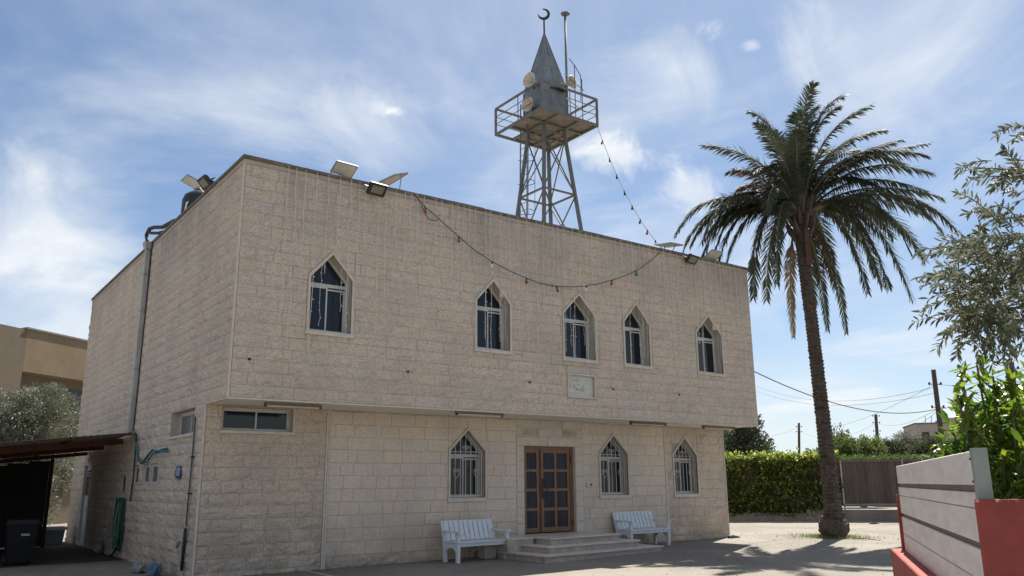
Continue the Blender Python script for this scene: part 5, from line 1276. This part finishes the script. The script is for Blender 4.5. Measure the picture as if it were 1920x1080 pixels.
far_tree(1672, 845, 52, 1.3, 1.0, 'low dark bush between the bright tree and the small olive', M_TREE, 5000, 7)
far_tree(1700, 838, 58, 1.4, 1.3, 'grey-green olive tree beside the pink house', M_OLIVEF, 5000, 8, 'olive_tree', .18, .05)
far_tree(1745, 848, 48, 1.3, 1.0, 'dark leafy tree in front of the pink house', M_TREE, 5000, 9)
far_tree(1480, 858, 85, 2.2, .8, 'distant low tree seen over the hedge by the thin pole', M_OLIVEF, 2500, 10, l=.3, w=.13)
far_tree(1540, 852, 80, 2.0, .9, 'distant low tree just left of the palm trunk', M_OLIVEF, 2500, 12, l=.3, w=.13)
random.seed(21)
pk = dep(1757, 797, 62)
ph = thing('pink_house', 'small flat-roofed pinkish house behind the leaning pole', 'house', (pk.x, pk.y, gz(40)))
FP = Frame((pk.x, pk.y, 0), V((.62, -.78, 0)), V((-.78, -.62, 0)))
MB().fbox(FP, -1.5, .7, gz(40), pk.z + .1, -5, 0).build('wall', M_PINKH, ph); MB().fbox(FP, .71, 4.0, gz(40), pk.z + .55, -4, -.6).build('annexe', M_PINKH, ph)
MB().fbox(FP, -1.56, .705, pk.z + .101, pk.z + .2, -5.05, .05).build('roof_edge', M_CONC, ph)
for u in (-1.1, -.2): MB().fbox(FP, u, u + .5, pk.z - 1.4, pk.z - .5, .002, .02).build('window', M_GLASS, ph)
b = MB()
for k in range(3): b.beam(FP(-.6 + k * .4, pk.z + .2, -1), FP(-.5 + k * .45, pk.z + .75, -1.2), .03)
b.build('roof_antenna', M_BLACK, ph)

POL = {}
def pole(px, py, bx, by, d, r, lab, arms):
    top = dep(px, py, d); low = dep(bx, by, d); dr = (low - top); dr = dr / abs(dr.z); bot = top + dr * (top.z - gz(40) + .1)
    t = thing('utility_pole', lab, 'utility pole', bot, 'wooden utility poles')
    b = MB(); b.tube([bot, bot.lerp(top, .5), top], [r * 1.2, r * 1.05, r * .9], 9); b.build('shaft', M_POLE, t, smooth=True)
    for f in arms:
        c = top.lerp(bot, f)
        for s_ in (-1, 1):
            b = MB(); b.beam(c + hr * (s_ * r * .8), c + hr * (s_ * (r + .16)), .03); b.lathe(c + hr * (s_ * (r + .16)), [(.03, -.05), (.05, 0), (.05, .06), (.02, .10)], 7); b.build('insulator', M_BLACK, t)
    POL[px] = (top, bot)
pole(1498, 793, 1498.5, 853, 90, .14, 'distant utility pole over the hedge left of the palm trunk', (.05, .12))
pole(1642, 777, 1646, 835, 80, .16, 'distant utility pole over the trees right of the palm trunk', (.02, .10, .2))
pole(1750, 693, 1766, 825, 40, .12, 'near leaning utility pole beside the pink house', (.10, .26))
pole(1896, 679, 1900, 720, 38, .13, 'utility pole rising behind the leafy shrub at the right', (.04, .1))
def wire(a, b_, sag, r, lab):
    q = catenary(a, b_, sag); b = MB(); b.tube(q, r, 5); tag(b.build('overhead_wire', M_CABLE, origin=q[0]), lab, 'wire', 'overhead wires')
wa = V((BW + .003, .6, at(1415, 677, 0, BW).z)); p3t, p3b = POL[1750]
wire(wa, p3t.lerp(p3b, .27), .75, .018, 'thick black cable from the building corner to the leaning pole')
p4t, p4b = POL[1896]; p2t, p2b = POL[1642]; p1t, p1b = POL[1498]
wire(p3t.lerp(p3b, .27), p4t.lerp(p4b, .2), .12, .016, 'thick cable between the leaning pole and the pole behind the shrub')
far_l = dep(1380, 705, 70); far_l2 = dep(1380, 716, 70)
for a, c, s_, lab in ((p3t.lerp(p3b, .10), dep(1565, 800, 85), .3, 'thin wire from the top of the leaning pole down behind the palm trunk'), (p3t.lerp(p3b, .12), far_l, 1.3, 'upper thin wire crossing the sky above the hedge'),
                     (p3t.lerp(p3b, .16), far_l2, 1.2, 'lower thin wire crossing the sky above the hedge'), (p3t.lerp(p3b, .27), p2t.lerp(p2b, .10), .5, 'thin wire from the leaning pole to the distant pole, upper one'),
                     (p3t.lerp(p3b, .28), p2t.lerp(p2b, .3), .5, 'thin wire from the leaning pole to the distant pole, lower one'), (p2t.lerp(p2b, .1), p1t.lerp(p1b, .12), 1.0, 'thin wire between the two distant poles'),
                     (p1t.lerp(p1b, .06), dep(1400, 818, 95), .4, 'thin wire from the left distant pole towards the building'), (p2t.lerp(p2b, .2), dep(1590, 880, 90), .2, 'stay wire from the distant pole down to the trees'),
                     (p3t.lerp(p3b, .1), p4t.lerp(p4b, .05), .3, 'thin wire from the leaning pole to the pole behind the shrub'), (p4t.lerp(p4b, .05), dep(1990, 650, 36), .2, 'thin wire leaving the frame at the right edge')):
    wire(a, c, s_, .009 if 'thin' in lab else .007, lab)

# ------------------------------------------------------------------ red wall and board fence at the right
A = dep(1826, 845, 4.5); B = dep(1682, 873, 9.0); fd = V((B.x - A.x, B.y - A.y, 0)); fl_ = fd.length; fd.normalize(); fnn = V((fd.y, -fd.x, 0))
if fnn.dot(CAM - A) < 0: fnn = -fnn
FF = Frame((A.x, A.y, 0), fd, fnn); zf = A.z
fe = thing('board_fence', 'pale horizontal board fence panel with a steel end post above the red wall', 'fence', FF(2, 1.0))
lv_ = [(zf - .182, zf, .0), (zf - .305, zf - .222, 0), (zf - .49, zf - .311, 0), (zf - .70, zf - .528, 0), (zf - .90, zf - .706, 0)]
for (a, c, n_) in lv_:
    o_ = MB().fbox(FF, .0, fl_, a, c, -.02, .012).build('board', M_BOARD, fe); o_.modifiers.new('bevel', 'BEVEL').width = .004
MB().fbox(FF, .01, fl_ - .01, zf - .222, zf - .183, -.018, -.006).build('recess_strip', M_SLOT, fe); MB().fbox(FF, .01, fl_ - .01, zf - .528, zf - .491, -.018, -.006).build('recess_strip', M_SLOT, fe)
MB().fbox(FF, -.09, -.002, 1.5, zf + .012, -.05, .022).build('end_post', M_GALV, fe)
MB().fbox(FF, fl_ + .002, fl_ + .08, .9, zf - .30, -.04, .04).build('far_post', M_REDW, fe)
for u in (1.4, 2.9): MB().fbox(FF, u, u + .05, .95, zf - .02, -.07, -.021).build('back_post', M_GALV, fe)
for u in (.02, ):
    for z in (zf - .05, zf - .17, zf - .27): MB().fbox(FF, u - .03, u - .02, z, z + .012, .022, .028).build('screw', M_BLACK, fe)
rw = thing('red_wall', 'low red rendered garden wall carrying the board fence', 'wall', FF(2.5, gz(0)))
MB().fbox(FF, .12, fl_ + .25, gz(0) - .2, .985, -.14, .14).build('wall', M_REDW, rw).modifiers.new('bevel', 'BEVEL').width = .01
cb0 = dep(1826, 937, 4.25); ed = V((.40, -.9165, 0))
en = V((-ed.y * -1, 0, 0)); en = V((ed.y, -ed.x, 0)); 
if en.dot(CAM - cb0) < 0: en = -en
FB = Frame((cb0.x, cb0.y, 0), ed, en)
pr = tag(MB().fbox(FB, 0, 1.6, gz(0) - .2, cb0.z, -.20, 0).build('red_pier', M_REDW, origin=FB(1, gz(0))), 'tall red rendered pier at the right edge in front of the fence end', 'wall')
pr.modifiers.new('bevel', 'BEVEL').width = .012

# ------------------------------------------------------------------ leafy shrub behind the fence
random.seed(77)
sh = thing('leafy_shrub', 'glossy broad-leaved green shrub behind the board fence', 'shrub', dep(1880, 1080, 6.4))
lv = Leaves(); tw_b = MB(); lv.keep = lambda p: (p - FF.o).dot(FF.n) < -.16      # stays on its own side of the fence
roots = V((dep(1890, 1000, 6.4).x, dep(1890, 1000, 6.4).y, .2))
sprigs = [(1832, 678, 6.0), (1800, 690, 6.1), (1862, 700, 6.2), (1795, 735, 6.0), (1815, 755, 5.9), (1850, 740, 6.3), (1895, 705, 6.0), (1925, 692, 6.1), (1945, 740, 5.8), (1900, 760, 5.8), (1870, 790, 5.9), (1835, 800, 5.8), (1805, 780, 6.2), (1785, 800, 6.4),
          (1770, 830, 6.6), (1745, 835, 7.2), (1760, 850, 7.4), (1725, 850, 7.8), (1800, 825, 6.5), (1830, 850, 5.9), (1880, 850, 5.6), (1920, 830, 5.5), (1900, 900, 5.5), (1860, 900, 5.6), (1940, 880, 5.4), (1880, 930, 5.5), (1915, 790, 6.4), (1850, 870, 6.6), (1820, 890, 6.6), (1790, 860, 7.0), (1935, 920, 5.6),
          (1960, 800, 6), (1980, 720, 6.2), (1990, 860, 5.8), (1870, 735, 6.6), (1910, 740, 6.7), (1930, 770, 6.2), (1845, 765, 6.5), (1890, 820, 6.5), (1870, 840, 6.2), (1905, 870, 6.1), (1885, 890, 6.4), (1850, 830, 6.8), (1930, 850, 6.3), (1815, 810, 6.9)]
for (x, y, d) in sprigs:
    e = dep(x, y + 6, d); s_ = e.lerp(roots, rnd(.14, .28)) - Z * rnd(.02, .1); pts = [s_ + (e - s_) * (i / 8) + Z * .05 * math.sin(i / 8 * 3.1) for i in range(9)]
    tw_b.tube([roots.lerp(s_, .55) + rvec() * .1] + pts, .008, 5)
    for i in range(1, 9):
        for q in range(7):
            pd = (pts[i] - pts[i - 1]).normalized(); d_ = (pd * rnd(.0, .4) + rvec() * 1.0 + Z * rnd(-.6, .15)); 
            lv.blade(pts[i] + rvec() * .035, d_, rnd(.05, .15), rnd(.026, .06), random.gauss(.26 + .30 * (i > 5), .28), Z + rvec() * .5)
core = dep(1895, 850, 6.6); crown_cloud(lv, [(core.x, core.y, core.z, (.55, .55, .45)), (core.x + .3, core.y - .25, core.z + .3, (.4, .4, .35)), (core.x + .1, core.y, core.z - .5, (.7, .6, .5))], 2600, .12, .05, clump=6, csize=.12, shell=.3)
lv.mb.build('leaves', M_SHRUB, sh); tw_b.build('twigs', M_OBARK, sh)

# ------------------------------------------------------------------ olive branches hanging in from the right
random.seed(5)
ot = thing('olive_tree', 'olive tree whose leafy sprays hang into the upper right', 'olive tree', dep(2120, 1080, 5.6))
trk = V((dep(2120, 900, 5.6).x, dep(2120, 900, 5.6).y, gz(0)))
fork = trk + Z * 2.2
b = MB(); b.tube([trk, trk + V((.05, .03, .9)), trk + V((-.03, .05, 1.6)), fork], [.17, .13, .12, .10], 10)
lv = Leaves(); fl = MB()
def spray(x0, y0, x1, y1, d0, d1, n=20, droop=.08, big=1.0, r=.005):
    a, e = dep(x0, y0, d0), dep(x1, y1, d1); c = a.lerp(e, .5) + Z * droop; P = [a * (1 - t) ** 2 + c * (2 * t * (1 - t)) + e * t * t for t in [i / n for i in range(n + 1)]]
    b.tube(P, [r * (1 - .7 * i / n) for i in range(n + 1)], 5)
    for i in range(1, n + 1):
        tg = (P[i] - P[i - 1]).normalized(); sd = tg.cross(rvec()).normalized()
        for s_ in (-1, 1):
            lv.blade(P[i], tg * rnd(.5, .9) + sd * s_ * rnd(.5, .9) - Z * rnd(0, .25), rnd(.042, .068) * big, rnd(.012, .017) * big, random.gauss(.22, .25), rvec())
        if random.random() < .22:
            for q in range(5):
                p = P[i] + rvec() * .015; fl.lathe(p, [(.002, -.004), (.005, 0), (.002, .004)], 5)
    return P
arms = [((2060, 330), (1905, 330)), ((2060, 400), (1890, 410)), ((2060, 480), (1850, 485)), ((2060, 520), (1840, 540)), ((2060, 560), (1850, 590)), ((2060, 300), (1935, 250)), ((2060, 440), (1880, 450))]
ends = []
for (s_, e_) in arms:
    for dz in (0, .3):
        P = spray(*s_, *e_, 5.2, 4.6 + dz, 16, .05, 1, .012); ends.append((e_, 4.6 + dz)); b.tube([fork, fork.lerp(P[0], .6) + Z * .2, P[0]], [.05, .03, .014], 6)
tips_o = [(1868, 252), (1900, 262), (1880, 282), (1935, 240), (1800, 322), (1815, 340), (1798, 362), (1835, 330), (1860, 352), (1880, 340), (1905, 320), (1845, 400), (1812, 400), (1870, 385), (1735, 482), (1722, 470), (1760, 470), (1720, 520), (1745, 520), (1770, 440), (1800, 440), (1780, 480),
          (1714, 604), (1728, 585), (1742, 560), (1755, 600), (1765, 625), (1750, 540), (1790, 560), (1800, 600), (1820, 630), (1795, 640), (1835, 655), (1852, 640), (1865, 660), (1885, 640), (1892, 660), (1910, 620), (1930, 640), (1860, 600), (1830, 590), (1905, 580), (1880, 560), (1930, 560)]
for (x, y) in tips_o:
    bx, d = min(ends, key=lambda q: (q[0][0] - x) ** 2 + (q[0][1] - y) ** 2 * 1.5 + rnd(0, 2500))
    d0 = d + rnd(-.1, .3); spray(bx[0] + rnd(-15, 30), bx[1] + rnd(-20, 20), x, y, d0, d0 + rnd(-.35, .25), 18, .06)
for k in range(230):
    bx, d = random.choice(ends); x0 = bx[0] + rnd(-50, 110); y0 = bx[1] + rnd(-35, 55)
    if x0 < 1790 and random.random() < .6: continue
    if y0 < 440 and random.random() < .88: continue
    d0 = d + rnd(-.4, .8); spray(x0, y0, x0 + rnd(-70, 30), y0 + rnd(-25, 60), d0, d0 + rnd(-.25, .25), 12, .03, 1.0, .003)
cl = [dep(2170, 430, 5.4), dep(2180, 250, 5.7), dep(2250, 520, 5.2), dep(2130, 560, 6.2), dep(2120, 330, 6.4)]
for c_ in cl:
    b.tube([fork, fork.lerp(c_, .5) + Z * .15, c_], [.06, .04, .015], 6)
    for k in range(75):
        a_ = c_ + rvec() * .45; d_ = (a_ - c_).normalized() + rvec() * .7 - Z * .3; P = [a_ + d_ * (.03 * i) for i in range(13)]
        b.tube([c_.lerp(a_, .3)] + P, .003, 4)
        for i in range(1, 13):
            for s_ in range(4): lv.blade(P[i], d_ + rvec() * 1.1, rnd(.045, .072), rnd(.012, .017), random.gauss(.22, .25), rvec())
b.build('trunk', M_OBARK, ot, smooth=True); lv.mb.build('leaves', M_OLIVE, ot); fl.build('blossom', M_FLOWER, ot)

# grit and dry leaf litter drifted along the wall foot and over the yard
random.seed(31)
lv = Leaves(); gb_ = MB()
for k in range(1500):
    if k % 3 == 0: x, y = rnd(0, 16.4), 1.40 - abs(random.gauss(0, .10))
    elif k % 3 == 1: x, y = rnd(-2, 26), rnd(-8, 6)
    else: x, y = rnd(8, 22), rnd(-6, 1)
    if 6.9 < x < 11.4 and -1.3 < y < 1.5: continue
    if 0 < x < 16.5 and y > 1.42: continue
    p = V((x, y, gz(x) + .004))
    if random.random() < .7: lv.leaf(p, V((rnd(-1, 1), rnd(-1, 1), rnd(.02, .3))), rnd(.03, .10), rnd(.01, .03), rnd(0, 1), Z)
    else:
        r_ = rnd(.005, .014); gb_.lathe(p, [(r_ * .8, -.004), (r_, r_ * .4), (r_ * .5, r_ * .8)], 5)
M_LITTER = mat('dry_litter', (.13, .095, .06), (.20, .15, .09), 5, rough=.9, tint=(.30, .24, .15))
stuff(tag(lv.mb.build('leaf_litter', M_LITTER), 'dry leaf scraps scattered over the yard and along the wall foot', 'leaf litter'))
stuff(tag(gb_.build('loose_grit', M_CONC), 'loose grit and pebbles scattered over the yard', 'grit'))
# small loose things on the ground
p = at(1630, 983, 2, gz(25)); b = MB(); b.tube([p, p + V((.12, -.1, .03)), p + V((.25, -.28, .0))], [.03, .05, .02], 6); tag(b.build('fallen_leaf', M_POLE, origin=p), 'dark dry leaf lying on the sunny ground before the reed screen', 'leaf')
p = at(1600, 1011, 2, gz(19)); q = at(1650, 1014, 2, gz(19)); b = MB(); b.tube([p + Z * .02, (p + q) / 2 + Z * .035, q + Z * .015], [.016, .012, .006], 5); tag(b.build('fallen_stick', M_POLE, origin=p), 'thin brown stick on the ground right of the palm foot', 'stick')
p = at(1374, 1009, 2, gz(16)); b = MB(); b.tube([p + V((-.2, 0, .03)), p + V((0, 0, .04)), p + V((.28, -.05, .02))], [.05, .06, .02], 6); tag(b.build('drain_stub', M_CABLE, origin=p), 'short black drain stub at the right corner of the building', 'pipe')
